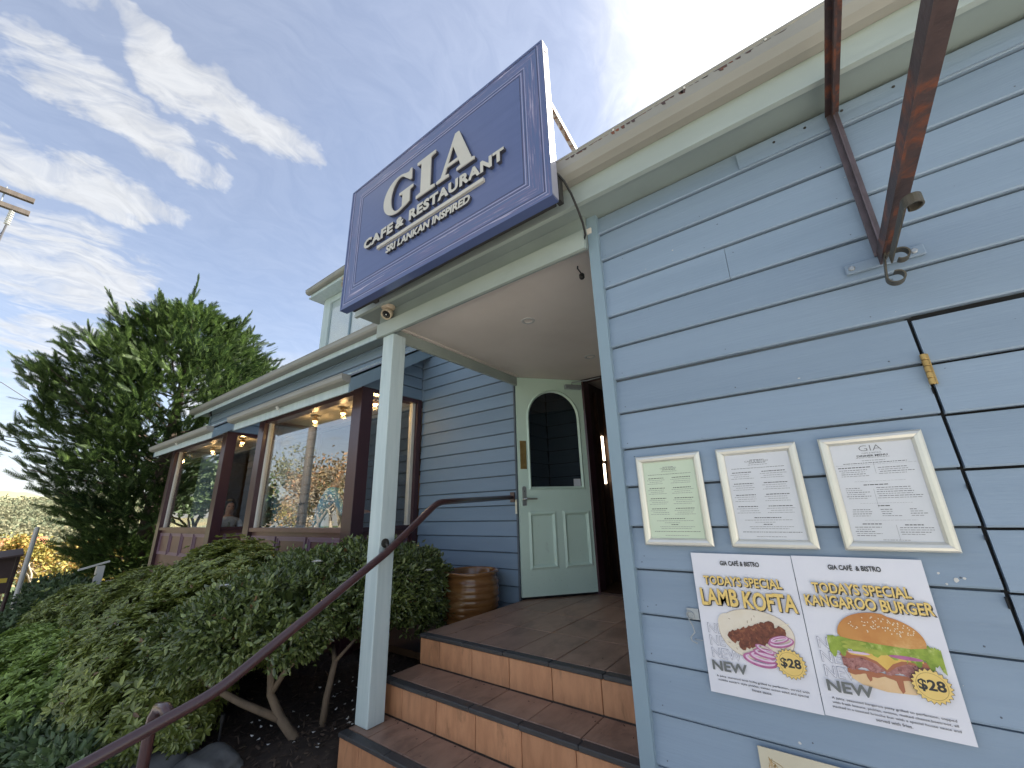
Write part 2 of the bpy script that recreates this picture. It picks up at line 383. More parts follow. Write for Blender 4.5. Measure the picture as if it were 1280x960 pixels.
def txt(s, x0, x1, z0, z1, y, material, parent, name='lettering', bold=.0, depth=0.0, jit=0.0, side=None, mono=False, label=None, cap=None, slant=0.0, spacing=1.0):
    """lettering set between x0..x1 and z0..z1 on a wall facing -y"""
    mb = MB(); pen = 0.0
    def glyphs(st):
        cu = bpy.data.curves.new('t', 'FONT'); cu.body = st; cu.size = 1.0; cu.offset = bold; cu.resolution_u = 3; cu.space_character = spacing
        ob = bpy.data.objects.new('t', cu); COL.objects.link(ob)
        bpy.context.view_layer.update()
        me = bpy.data.meshes.new_from_object(ob.evaluated_get(bpy.context.evaluated_depsgraph_get()))
        vs = [tuple(v.co[:2]) for v in me.vertices]; fs = [tuple(p.vertices) for p in me.polygons]
        bpy.data.objects.remove(ob); bpy.data.curves.remove(cu); bpy.data.meshes.remove(me); return vs, fs
    V, Fc = glyphs(s)
    if not V: return None
    A = np.array(V); lo, hi = A.min(0), A.max(0)
    A = (A-lo)/(hi-lo)
    if jit:          # hand lettering: every letter sits a little differently; islands move as one
        par = list(range(len(V)))
        def find(a):
            while par[a] != a: par[a] = par[par[a]]; a = par[a]
            return a
        for fc in Fc:
            for q in fc[1:]: par[find(q)] = find(fc[0])
        isl = {}
        for i in range(len(V)): isl.setdefault(find(i), []).append(i)
        rr = random.Random(len(s)*7+3)
        for ids in isl.values():
            ids = np.array(ids); c = A[ids].mean(0); an = rr.uniform(-1, 1)*jit*.5; asp = (x1-x0)/(z1-z0)
            q = (A[ids]-c)*[asp, 1]; q = np.stack([q[:, 0]*math.cos(an)-q[:, 1]*math.sin(an), q[:, 0]*math.sin(an)+q[:, 1]*math.cos(an)], 1)/[asp, 1]
            A[ids] = c+q*(1+rr.uniform(-1, 1)*jit*.4) + [0, rr.uniform(-1, 1)*jit*.4]
    X = x0+A[:, 0]*(x1-x0)+slant*(A[:, 1])*(z1-z0); Zc = z0+A[:, 1]*(z1-z0)
    if depth:
        ed = {}
        for fc in Fc:
            for i in range(len(fc)):
                e = (fc[i], fc[(i+1) % len(fc)]); ed[e] = ed.get(e, 0)+1
        bd = [e for e in ed if (e[1], e[0]) not in ed]
        n = len(X); vs = [(X[i], y, Zc[i]) for i in range(n)]+[(X[i], y+depth, Zc[i]) for i in range(n)]
        mb.add(vs, [], 0); mb.f += list(Fc); mb.mi += [0]*len(Fc); mb.f += [(a, a+n, b+n, b) for a, b in bd]; mb.mi += [1]*len(bd)
        o = mb.link(name, [material, side or material], parent)
    else:
        mb.add([(X[i], y, Zc[i]) for i in range(len(X))], Fc); o = mb.link(name, material, parent)
    if label: o['label'] = label
    return o

# ------------------------------------------------------------------ ground and road
def ground_z(x, y):
    drop = -.085*max(0.0, -x-3.2) if x > -40 else -.085*36.8-.02*(-x-40)
    base = -1.575 + drop
    bed = 0.0
    if y > .62 and x < -2.285:
        t = min(1.0, (y-.62)/.5); t = t*t*(3-2*t)
        bed = t*(.33 + .12*min(1.0, max(0.0, (y-1.2)/1.6)))*(1.0 if x > -11 else max(0.2, 1-(-x-11)/8))
    return base+bed
def build_ground():
    xs = np.unique(np.concatenate([np.linspace(-60, -14, 24), np.linspace(-14, -2.3, 60), [-2.2845, -2.28], np.linspace(-2.2, 40, 20), [-900, -400, -180, -100, 200, 900]]))
    ys = np.unique(np.concatenate([[-900, -300, -100, -50], np.linspace(-30, .5, 16), np.linspace(.55, 3.3, 30), np.linspace(4, 30, 12), [60, 120, 300, 900]]))
    v = []; fs = []; nx = len(xs)
    for y in ys:
        for x in xs:
            z = ground_z(x, y)
            if .62 < y < 3.3 and -14 < x < -2.3: z += .03*math.sin(x*7.1+y*3)*math.cos(y*6.3) * min(1, (y-.62)*3)
            v.append((x, y, z))
    for j in range(len(ys)-1):
        for i in range(nx-1):
            a = j*nx+i; fs.append((a, a+1, a+1+nx, a+nx))
    me = me_(v, fs, True); mats = ['grass', 'soil', 'concrete', 'asphalt']
    for q in mats: me.materials.append(MATS[q])
    mi = []
    for p in me.polygons:
        c = p.center
        if c.y > .58 and c.x < -2.28 and c.x > -13 and c.y < 3.4: mi.append(1)
        elif c.y < -2.3 and c.y > -10.5: mi.append(3)
        elif -2.3 <= c.y <= 1.65 and (c.x > -2.3 or c.y < .62): mi.append(2)
        else: mi.append(0)
    me.polygons.foreach_set('material_index', mi)
    link('ground', me, kind='structure')
build_ground()
# the kerb between footpath and road, behind the camera
mb = MB()
for k in range(40):
    xa, xb = 8-k*1.2, 8-(k+1)*1.2+.01
    za, zb = ground_z(xa, -2.3), ground_z(xb, -2.3)
    mb.add([(xa, -2.45, za-.13), (xa, -2.29, za-.13), (xa, -2.29, za+.012), (xa, -2.43, za+.006), (xb, -2.45, zb-.13), (xb, -2.29, zb-.13), (xb, -2.29, zb+.012), (xb, -2.43, zb+.006)],
           [(0, 1, 2, 3), (4, 7, 6, 5), (0, 3, 7, 4), (3, 2, 6, 7), (1, 5, 6, 2)])
mb.link('kerb', 'concrete', kind='structure')

# ------------------------------------------------------------------ the building
B = thing('cafe_building', 'blue weatherboard cafe with maroon bay windows and a tiled entrance porch', 'building', (-3.0, 3.4, -1.55))
BOARD_CACHE = {}
def board_mesh(length, h, axis, dark):
    key = (round(length, 3), round(h, 3), axis, dark)
    if key in BOARD_CACHE: return BOARD_CACHE[key]
    # lapped board: thick lower edge standing proud, thin top tucked behind the board above
    prof = [(0.0, 0.005), (.003, 0.0), (.036, 0.0), (.036, h-.0005), (.034, h-.0005), (.034, h-.0065), (.0125, h-.0075)]
    mb = MB()
    if axis == 'x': mb.prism([(q[0], q[1]) for q in prof], 'x', 0, length)
    elif axis == 'y': mb.prism([(-q[0], q[1]) for q in prof], 'y', 0, length)      # faces +x
    else: mb.prism([(q[0], q[1]) for q in prof], 'y', 0, length)                    # faces -x
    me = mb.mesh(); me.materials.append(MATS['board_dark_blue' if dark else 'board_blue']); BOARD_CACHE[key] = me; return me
def boards(parent, x0, x1, y, z0, z1, exposure, zref, axis='x', dark=False, cuts=(), name='weatherboard', skip=None):
    """rows of boards; for axis x the wall faces -y at y; for axis y it faces +x at x=y (range x0..x1 runs along y)"""
    k0 = math.floor((z0-zref)/exposure+1e-6); k = k0
    while zref+k*exposure < z1-.004:
        zb = max(z0, zref+k*exposure); h = min(z1, zref+(k+1)*exposure)-zb
        if h > .012:
            ends = [x0]+[c for (kk, c) in cuts if kk == k]+[x1]
            for a, b in zip(ends[:-1], ends[1:]):
                L = b-a-(.0015 if len(ends) > 2 else 0)
                hh = exposure if abs(h-exposure) < 1e-4 else h
                me = board_mesh(L, hh if h > .1 else h, axis, dark)
                if axis == 'x': link(name, me, None, parent, loc=(a, y+random.uniform(-.0008, .0012), zb), rot=(0, random.uniform(-.0009, .0009), random.uniform(-.0006, .0006)))
                else: link(name, me, None, parent, loc=(y, a, zb))
        k += 1

# ---- right-hand front wall with its hatch
EX = .1512; ZR = -.071
TOPW = 1.395
w = MB().box(-.66, 1.75, 1.637, 1.70, -1.57, TOPW).link('front_wall', 'board_edge', B)
GX, GZ = .3125, ZR+4*EX-.004
boards(w, -.632, 1.75, 1.613, GZ+.004, TOPW, EX, ZR, cuts=[(6, on_x) for on_x in (-.122,)])
boards(w, -.632, GX-.003, 1.613, -1.56, GZ, EX, ZR)
MB().box(GX-.006, GX+.010, 1.6345, 1.6365, -1.45, GZ).box(GX+.0101, 1.75, 1.6345, 1.6365, GZ-.008, GZ+.003).link('hatch_gap', 'gap_dark', B)
hatch = MB().box(GX+.0105, 1.75, 1.6350, 1.6362, -1.45, GZ-.009).link('hatch_door', 'gap_dark', B, label='boarded hatch door cut into the blue front wall')
boards(hatch, GX+.006, 1.75, 1.6125, -1.45, GZ-.006, EX, ZR-.004)
for hz in (.358, -.62):
    hb = MB()
    for k in range(5): hb.lathe([(.0, 0), (.0075, 0), (.0082, .001), (.0082, .0165), (.0075, .0175), (0, .0175)], (GX+.001, 1.6065, hz-.046+k*.0185), 12)
    hb.box(GX-.004, GX+.012, 1.609, 1.6125, hz-.046, hz+.046)
    hb.link('hinge', 'brass', hatch, smooth=False, label='brass butt hinge')
# ragged paint in the slit beside the hatch
sl_ = MB()
for k in range(13):
    z = -.62+k*.084+random.uniform(-.035, .035)
    if abs(z-.358) > .07: sl_.box(GX-.0035-random.uniform(0, .0025), GX-.002, 1.616, 1.634, z, z+random.uniform(.01, .03))
sl_.link('ragged_edge', 'gap_dark', hatch, kind='stuff')
MB().box(-.684, -.632, 1.596, 1.66, -1.57, TOPW).link('corner_trim', 'trim_blue', B)
# chips and nail heads
cm = MB()
for (x, z, s_) in ((-.43, -.13, .004), (.23, -.205, .006), (.246, -.20, .0035), (.20, -.19, .003), (-.20, -.66, .004), (.06, -.62, .004), (.12, -.645, .003), (-.34, -.60, .003), (.21, -.215, .003)):
    pts = [(x+s_*random.uniform(.6, 1.3)*math.cos(a), z+s_*random.uniform(.5, 1.2)*math.sin(a)) for a in np.linspace(0, 6.28, 8)[:-1]]
    yb = 1.613+.0115*min(1, max(0, (((z-ZR) % EX)/EX)/.55))-.0012
    cm.plate([pts], wall_xz(yb), (0, -1, 0), .0008)
cm.link('paint_chip', 'white_dull', w, kind='stuff')
rn = random.Random(31); nh = MB(); dm = MB(); dk = MB()
def face_y(z): return 1.613+.0125*min(1, max(0, (((z-ZR) % EX)/EX)))
for k in range(-9, 10):                # nail heads along the studs, just above every lap
    for xs_ in (-.60, -.18, .24, .70, 1.15):
        x, z = xs_+rn.uniform(-.012, .012), ZR+k*EX+.022+rn.uniform(-.003, .003)
        if -1.3 < z < 1.25: nh.lathe([(0, -.0006), (.0020, -.0004), (.0026, .001)], (x, face_y(z)-.0002, z), 7, axis='y')
nh.link('nail_head', 'board_edge', w, kind='stuff')
for _ in range(60):                    # small dings, drips and flakes
    x, z = rn.uniform(-.62, 1.2), rn.uniform(-.72, 1.2); s_ = rn.uniform(.0008, .003)
    pts = [(x+s_*rn.uniform(.5, 1.6)*math.cos(a), z+s_*rn.uniform(.4, 1.1)*math.sin(a)) for a in np.linspace(0, 6.28, 7)[:-1]]
    (dm if rn.random() < .45 else dk).plate([pts], wall_xz(face_y(z)-.0011), (0, -1, 0), .0007)
dm.link('paint_fleck', 'white_dull', w, kind='stuff'); dk.link('paint_ding', 'board_edge', w, kind='stuff')
# ledger strip under the soffit near the iron bracket
MB().box(-.01, .86, 1.6075, 1.6125, 1.294, 1.322).box(-.01, .86, 1.611, 1.6128, 1.322, 1.372).link('ledger_strip', 'board_blue', w)
# screw holes
sh = MB()
for x in (.12, .22, .33, .47): sh.lathe([(0, -.0012), (.005, -.0012), (.005, .001)], (x, 1.6105, 1.348), 8, axis='y')
sh.link('screw_head', 'dark_iron', w)

# ---- eaves of the right-hand roof
EV0, EV1 = -2.50, 1.9
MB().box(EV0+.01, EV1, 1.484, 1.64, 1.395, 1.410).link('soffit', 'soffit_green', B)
MB().box(EV0, EV1, 1.464, 1.4835, 1.383, 1.51).link('fascia', 'trim_green', B)
MB().box(EV0+.001, EV1, 1.4595, 1.4635, 1.383, 1.402).link('fascia_bead', 'trim_green', B)
def gutter(x0, x1, yb, zb, h, wd, parent, material, name='gutter', caps=True):
    """quad gutter: back at yb, bottom at zb, front bowed, open top"""
    fr = [(yb, zb+h*1.05), (yb, zb), (yb-wd*.45, zb), (yb-wd*.78, zb+h*.14), (yb-wd*.97, zb+h*.42), (yb-wd, zb+h*.80), (yb-wd, zb+h*.9), (yb-wd*1.05, zb+h*.93), (yb-wd*1.05, zb+h), (yb-wd*.97, zb+h)]
    inn = [(a+(.004 if i > 3 else 0), b+.004) for i, (a, b) in enumerate(fr)][::-1]
    inn[-1] = (yb-.004, zb+h*1.05); inn[-2] = (yb-.004, zb+.004)
    prof = fr + inn[0:0]
    mb = MB(); n = len(fr)
    v = [(x0, *p) for p in fr]+[(x1, *p) for p in fr]+[(x0, *p) for p in inn[::-1]]+[(x1, *p) for p in inn[::-1]]
    mb.add(v, [(i, i+n, i+1+n, i+1) for i in range(n-1)]+[(2*n+i, 2*n+i+1, 3*n+i+1, 3*n+i) for i in range(n-1)]+[(n-1, 2*n-1, 4*n-1, 3*n-1)])
    if caps: mb.add([(x0-.001, *p) for p in fr], [tuple(range(n))]); mb.add([(x1+.001, *p) for p in fr], [tuple(range(n))[::-1]])
    return mb.link(name, material, parent)
g = gutter(EV0, EV1, 1.462, 1.497, .105, .085, B, 'gutter_taupe')
gs = MB()
for x in (-.42, -.12, .16, .5): gs.lathe([(0, -.001), (.0045, -.001), (.0045, .002)], (x, 1.3735, 1.587), 8, axis='y')
gs.link('rivet', 'white_paint', g)
gd = MB()     # peeling dirt along the lip
for k in range(40):
    x = -.66+k*.022+random.uniform(-.01, .01); h_ = random.uniform(.003, .012)*(1.6 if (k//5) % 2 == 0 else .5)
    gd.plate([[(x, 1.5835), (x+random.uniform(.015, .03), 1.5835), (x+.018, 1.5835-h_), (x+.006, 1.5835-h_*.8)]], wall_xz(1.3764), (0, -1, 0), .0006)
gd.link('lip_grime', 'rust_metal', g)
# roof slab rising back from the gutter and the main roof
PITCH = .55
def slab(x0, x1, y0, z0, y1, z1, th, name, material, parent):
    return MB().add([(x0, y0, z0), (x1, y0, z0), (x1, y1, z1), (x0, y1, z1), (x0, y0, z0-th), (x1, y0, z0-th), (x1, y1, z1-th), (x0, y1, z1-th)],
                    [(0, 1, 2, 3), (7, 6, 5, 4), (0, 4, 5, 1), (1, 5, 6, 2), (2, 6, 7, 3), (3, 7, 4, 0)]).link(name, material, parent)
slab(EV0, EV1, 1.42, 1.605, 8.0, 1.605+6.58*PITCH, .03, 'porch_roof', 'roof_metal', B)
slab(-11.5, EV0-.01, 2.87, 2.425, 8.0, 2.425+5.13*PITCH, .03, 'main_roof', 'roof_metal', B)
MB().add([(EV0+.012, 1.50, 1.41), (EV0+.012, 3.13, 1.41), (EV0+.012, 3.13, 2.48), (EV0+.012, 1.50, 1.58), (EV0+.03, 1.50, 1.41), (EV0+.03, 3.13, 1.41), (EV0+.03, 3.13, 2.48), (EV0+.03, 1.50, 1.58)],
         [(0, 3, 2, 1), (4, 5, 6, 7), (0, 4, 7, 3), (0, 1, 5, 4), (3, 7, 6, 2)]).link('gable_cheek', 'trim_green', B)
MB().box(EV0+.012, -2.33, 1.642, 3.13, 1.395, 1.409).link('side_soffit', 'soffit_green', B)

# ---- porch: header, beam, post, ceiling
MB().box(-2.335, -.684, 1.547, 1.566, 1.20, 1.303).link('porch_header', 'trim_green', B)
MB().box(-2.335, -.684, 1.5665, 1.59, 1.21, 1.394).link('header_back', 'soffit_green', B)
MB().box(-2.285, -2.262, 1.68, 3.15, 1.203, 1.392).link('side_beam', 'trim_green', B)
post = MB().box(-2.281, -2.167, 1.5665+.001, 1.677, -1.08, 1.20).link('porch_post', 'trim_aqua', B); bevel(post, .005, 2)
pc = MB().box(-2.262, -.66, 1.59, 3.80, 1.301, 1.33).link('porch_ceiling', 'ceiling_taupe', B)
MB().box(-2.262, -2.238, 1.68, 3.14, 1.289, 1.301).link('cornice', 'ceiling_taupe', B)
for (x, y) in ((-1.454, 2.187), (-1.438, 3.137)):
    MB().lathe([(.030, .002), (.030, -.002), (.034, -.005), (.047, -.005), (.050, 0)], (x, y, 1.301), 24).lathe([(0, .004), (.029, .0015)], (x, y, 1.2995), 24).link('downlight', 'white_dull', pc, smooth=False)
lb = MB().tube([(-.851, 1.807, 1.302), (-.852, 1.807, 1.285), (-.842, 1.81, 1.265), (-.835, 1.812, 1.248)], .004, 6).lathe([(0, 0), (.010, 0), (.015, .008), (.015, .026), (.009, .034), (0, .034)], (-.833, 1.812, 1.215), 12)
lb.link('lamp_holder', 'black_rubber', pc, label='bare black lamp holder hanging on its wire')
# wall on the right of the porch, back wall and the wall beside the door
sw = MB().box(-.660, -.60, 1.66, 3.75, -1.60, 1.40).link('porch_side_wall', 'gap_dark', B)
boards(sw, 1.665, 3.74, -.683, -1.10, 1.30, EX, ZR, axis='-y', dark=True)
bw = MB().box(-2.31, -1.84, 3.775, 3.85, -.9, 1.40).box(-1.0, -.60, 3.775, 3.85, -.9, 1.40).link('porch_back_wall', 'gap_dark', B)
boards(bw, -2.30, -1.87, 3.752, -.745, 1.30, .1385, .05, dark=True); boards(bw, -.98, -.684, 3.752, -.745, 1.30, .1385, .05, dark=True)
cheek = MB().box(-2.335, -2.325, 3.17, 3.80, -1.0, 1.40).link('porch_cheek', 'gap_dark', B)
boards(cheek, 3.175, 3.745, -2.302, -.745, 1.30, .1385, .05, axis='y', dark=True)
df = MB()
df.box(-1.868, -1.80, 3.70, 3.83, -.745, 1.345).box(-1.03, -.982, 3.70, 3.83, -.745, 1.345).box(-1.80, -1.03, 3.70, 3.83, 1.30, 1.345)
df.link('door_frame', 'maroon', B)
MB().box(-1.80, -1.03, 3.70, 3.83, -.75, -.728).link('threshold', 'wood_dark', B)

# ---- the open door
def door():
    hx, hy = -1.803, 3.722; lx, ly = -2.277, 3.148
    dv = Vector((lx-hx, ly-hy, 0)); W = dv.length; dv.normalize()
    nv = Vector((-dv.y, dv.x, 0))
    if nv.y > 0: nv = -nv                       # the face turned to the street
    z0 = -.725; H = 2.02; th = .038
    def P(a, b, off=0.0):                        # a from the latch edge, b from the foot, off in front of the face
        q = Vector((lx, ly, 0)) - dv*a + nv*off; return (q.x, q.y, z0+b)
    def arch(x0, x1, zb, zt, n=18):
        rx = (x1-x0)/2; zs = zt-rx*1.05; c = (x0+x1)/2
        return [(x0, zb), (x1, zb)]+[(c+rx*math.cos(t), zs+rx*1.05*math.sin(t)) for t in np.linspace(0, math.pi, n)]
    hole = arch(.118, .648, .925, 1.885)
    p1 = [(.105, .235), (.335, .235), (.335, .69), (.105, .69)]; p2 = [(.44, .235), (.675, .235), (.675, .69), (.44, .69)]
    D = MB().plate([[(0, 0), (W, 0), (W, H), (0, H)], hole, p1, p2], lambda a, b: P(a, b), nv, th).link('door', 'door_mint', B, label='pale mint door standing open, arched glass above two panels')
    def ring(outer, inner, o0, o1, name):
        m_ = MB(); n = len(outer)
        A = [P(a, b, o0) for a, b in outer]; C = [P((a+c)/2, (b+d_)/2, o1) for (a, b), (c, d_) in zip(outer, inner)]; E_ = [P(a, b, o0-.012) for a, b in inner]
        m_.add(A+C+E_, [(i, (i+1) % n, n+(i+1) % n, n+i) for i in range(n)]+[(n+i, n+(i+1) % n, 2*n+(i+1) % n, 2*n+i) for i in range(n)])
        return m_.link(name, 'door_mint', D)
    ring(arch(.098, .668, .905, 1.905), arch(.128, .638, .935, 1.875), .001, .012, 'glazing_bead')
    for (a0, a1) in ((.105, .335), (.44, .675)):
        out = [(a0-.022, .213), (a1+.022, .213), (a1+.022, .712), (a0-.022, .712)]; inn = [(a0+.02, .255), (a1-.02, .255), (a1-.02, .67), (a0+.02, .67)]
        ring(out, inn, .001, .011, 'panel_moulding')
        MB().plate([[(a0-.004, .231), (a1+.004, .231), (a1+.004, .694), (a0-.004, .694)]], lambda a, b: P(a, b, -.012), nv, .012).link('door_panel', 'door_mint', D)
    MB().plate([arch(.114, .652, .921, 1.889)], lambda a, b: P(a, b, -.016), nv, .005).link('door_glass', 'glass_dark', D)
    MB().plate([[(.022, 1.10), (.085, 1.10), (.085, 1.37), (.022, 1.37)]], lambda a, b: P(a, b, .003), nv, .002).link('push_plate', 'brass', D, label='worn brass push plate')
    hs = [(.030, .765), (.070, .765), (.070, .925), (.062, .937), (.050, .941), (.038, .937), (.030, .925)]
    hd = MB().plate([hs], lambda a, b: P(a, b, .006), nv, .0055)
    hd.lathe([(0, 0)], P(.05, .8, 0), 4)
    hd.tube([P(.05, .825, .006), P(.05, .825, .045), P(.060, .825, .052), P(.16, .823, .052)], [.009, .009, .009, .007], 8)
    hd.tube([P(.05, .895, .006), P(.05, .895, .012)], .010, 10)
    hd.link('door_handle', 'steel', D)
    MB().tube([P(.05, .895, .012), P(.05, .895, .0125)], .004, 6).link('keyhole', 'gap_dark', D)
    MB().plate([[(.560, .93), (.632, .93), (.632, 1.005), (.560, 1.005)]], lambda a, b: P(a, b, -.0155), nv, .0003).link('glass_sticker', 'paper_grey', D)
    cl = MB()
    for q in [MB().box(0, 0, 0, 0, 0, 0)]: pass
    a0, a1, b0, b1 = .52, .70, 1.915, 1.955
    cl.plate([[(a0, b0), (a1, b0), (a1, b1), (a0, b1)]], lambda a, b: P(a, b, .045), nv, .045)
    cl.tube([P(.58, 1.935, .045), P(.58, 1.935, .06)], .012, 8)
    cl.tube([P(.60, 1.957, .022), P(.60, 1.985, .022), P(.74, 1.99, .10)], .006, 6); cl.tube([P(.74, 1.99, .10), (-1.60, 3.70, 1.285)], .006, 6)
    bevel(cl.link('door_closer', 'steel_galv', D), .003, 1)
    sc = MB(); rr = random.Random(4)
    for _ in range(70):
        a = rr.uniform(.03, W-.03); b = abs(rr.gauss(0, .16))+.02
        if rr.random() < .4: b += .2
        if b > .75: continue
        s_ = rr.uniform(.0015, .005); off = .0006
        inp = any(x0 < a < x1 and .213 < b < .712 for x0, x1 in ((.083, .357), (.418, .697)))
        if inp: off = -.0113
        sc.plate([[(a, b), (a+s_, b+s_*.4), (a+s_*.5, b+s_)]], lambda p, q: P(p, q, off), nv, .0004)
    sc.link('scuff_mark', 'scuff', D)
    MB().plate([[(0.0, -.012), (W, -.012), (W, 0.0), (0, 0.0)]], lambda a, b: P(a, b, -.004), nv, th-.008).link('door_seal', 'gap_dark', D)
door()
# strike on the wall corner beside the latch edge
MB().box(-2.318, -2.298, 3.137, 3.1445, -.03, .10).link('door_strike', 'steel', B)

# ---- hallway behind the door
hall = MB()
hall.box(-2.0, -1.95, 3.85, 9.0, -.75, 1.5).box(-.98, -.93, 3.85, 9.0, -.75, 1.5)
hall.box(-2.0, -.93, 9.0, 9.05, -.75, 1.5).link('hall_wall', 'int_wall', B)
MB().box(-2.0, -.93, 3.83, 9.05, -.80, -.745).link('hall_floor', 'int_floor', B)
MB().box(-2.0, -.93, 3.83, 9.05, 1.40, 1.45).link('hall_ceiling', 'int_ceiling', B)
for y in (4.02, 4.22, 4.46, 4.62, 5.3, 6.4): MB().box(-1.949, -1.915, y, y+.05, -.744, 1.3).link('hall_architrave', 'wood_dark', B)
MB().box(-1.949, -1.935, 4.345, 4.375, .26, .48).box(-1.949, -1.935, 4.36, 4.39, .52, .80).link('hall_light_strip', 'lamp_soft', B)

# ---- blue wall left of the porch and the long wall behind the bays
BX, BZ = .1385, .05
X1, XL = -3.69, -11.1
pw = MB().box(X1, -2.325, 3.175, 3.25, -1.5, 2.34).link('porch_wall', 'board_edge', B)
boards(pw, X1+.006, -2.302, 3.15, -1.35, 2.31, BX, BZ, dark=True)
MB().box(-2.314, -2.298, 3.1455, 3.17, -.9, 1.30).link('wall_corner_bead', 'board_edge', B)
mw = MB().box(XL, X1, 3.175, 3.25, 1.25, 2.34).box(-7.28, -6.15, 3.175, 3.25, -2.2, 1.25).box(XL, -9.95, 3.175, 3.25, -2.4, 1.25).link('main_wall', 'board_edge', B)
boards(mw, XL, X1+.004, 3.15, 1.30, 2.31, BX, BZ)
boards(mw, -7.28, -6.15, 3.15, -1.6, 1.30, BX, BZ); boards(mw, XL, -9.95, 3.15, -1.8, 1.30, BX, BZ)
MB().box(XL-.02, XL, 3.14, 8.0, -2.4, 2.34).link('end_wall', 'board_blue', B)
MB().box(XL-.004, XL+.05, 3.136, 3.1485, -2.3, 2.31).link('corner_trim', 'trim_blue', B)
MB().box(-11.35, -2.52, 2.93, 3.17, 2.31, 2.325).link('main_soffit', 'soffit_green', B)
MB().box(-11.38, -2.52, 2.91, 2.9295, 2.25, 2.40).link('main_fascia', 'trim_aqua', B)
gutter(-11.42, -2.52, 2.908, 2.325, .10, .10, B, 'gutter_taupe')
MB().box(-10.6, -10.56, 2.97, 3.0, 2.24, 2.309).lathe([(0, 0), (.03, .005), (.035, .05), (.02, .08), (0, .08)], (-10.58, 2.985, 2.18), 12).link('eave_spotlight', 'dark_iron', B)

# ---- upper storey
us = MB().box(-8.04, -3.2, 4.03, 7.5, 2.9, 4.60).link('upper_storey', 'board_blue', B)
MB().box(-8.09, -7.83, 3.98, 4.029, 2.95, 4.60).link('window_jamb', 'trim_aqua', us)
MB().box(-7.83, -3.2, 3.985, 4.029, 4.46, 4.60).link('window_head', 'trim_aqua', us)
MB().box(-7.83, -3.2, 3.985, 4.029, 2.95, 3.10).link('window_sill', 'trim_aqua', us)
for xa, xb in ((-7.80, -7.02), (-6.98, -6.2), (-6.16, -5.4)):
    MB().box(xa, xb, 4.012, 4.018, 3.10, 4.46).link('window_pane', 'glass_up', us)
    MB().box(xa, xb, 4.022, 4.027, 3.10, 4.46).link('sky_tone_sheet', 'sky_tone_sheet', us)  # added sheet behind the pane, its colour imitating reflected sky
    MB().box(xb, xb+.04, 3.99, 4.029, 3.10, 4.46).link('mullion', 'trim_blue', us)
MB().box(-8.30, -3.0, 3.72, 7.6, 4.61, 4.64).box(-8.26, -3.0, 3.74, 3.76, 4.64, 4.76).link('upper_eave', 'trim_aqua', B)
gutter(-8.32, -3.0, 3.738, 4.70, .10, .10, B, 'gutter_taupe', 'upper_gutter')
slab(-8.33, -3.0, 3.70, 4.84, 7.6, 6.6, .04, 'upper_roof', 'roof_metal', B)

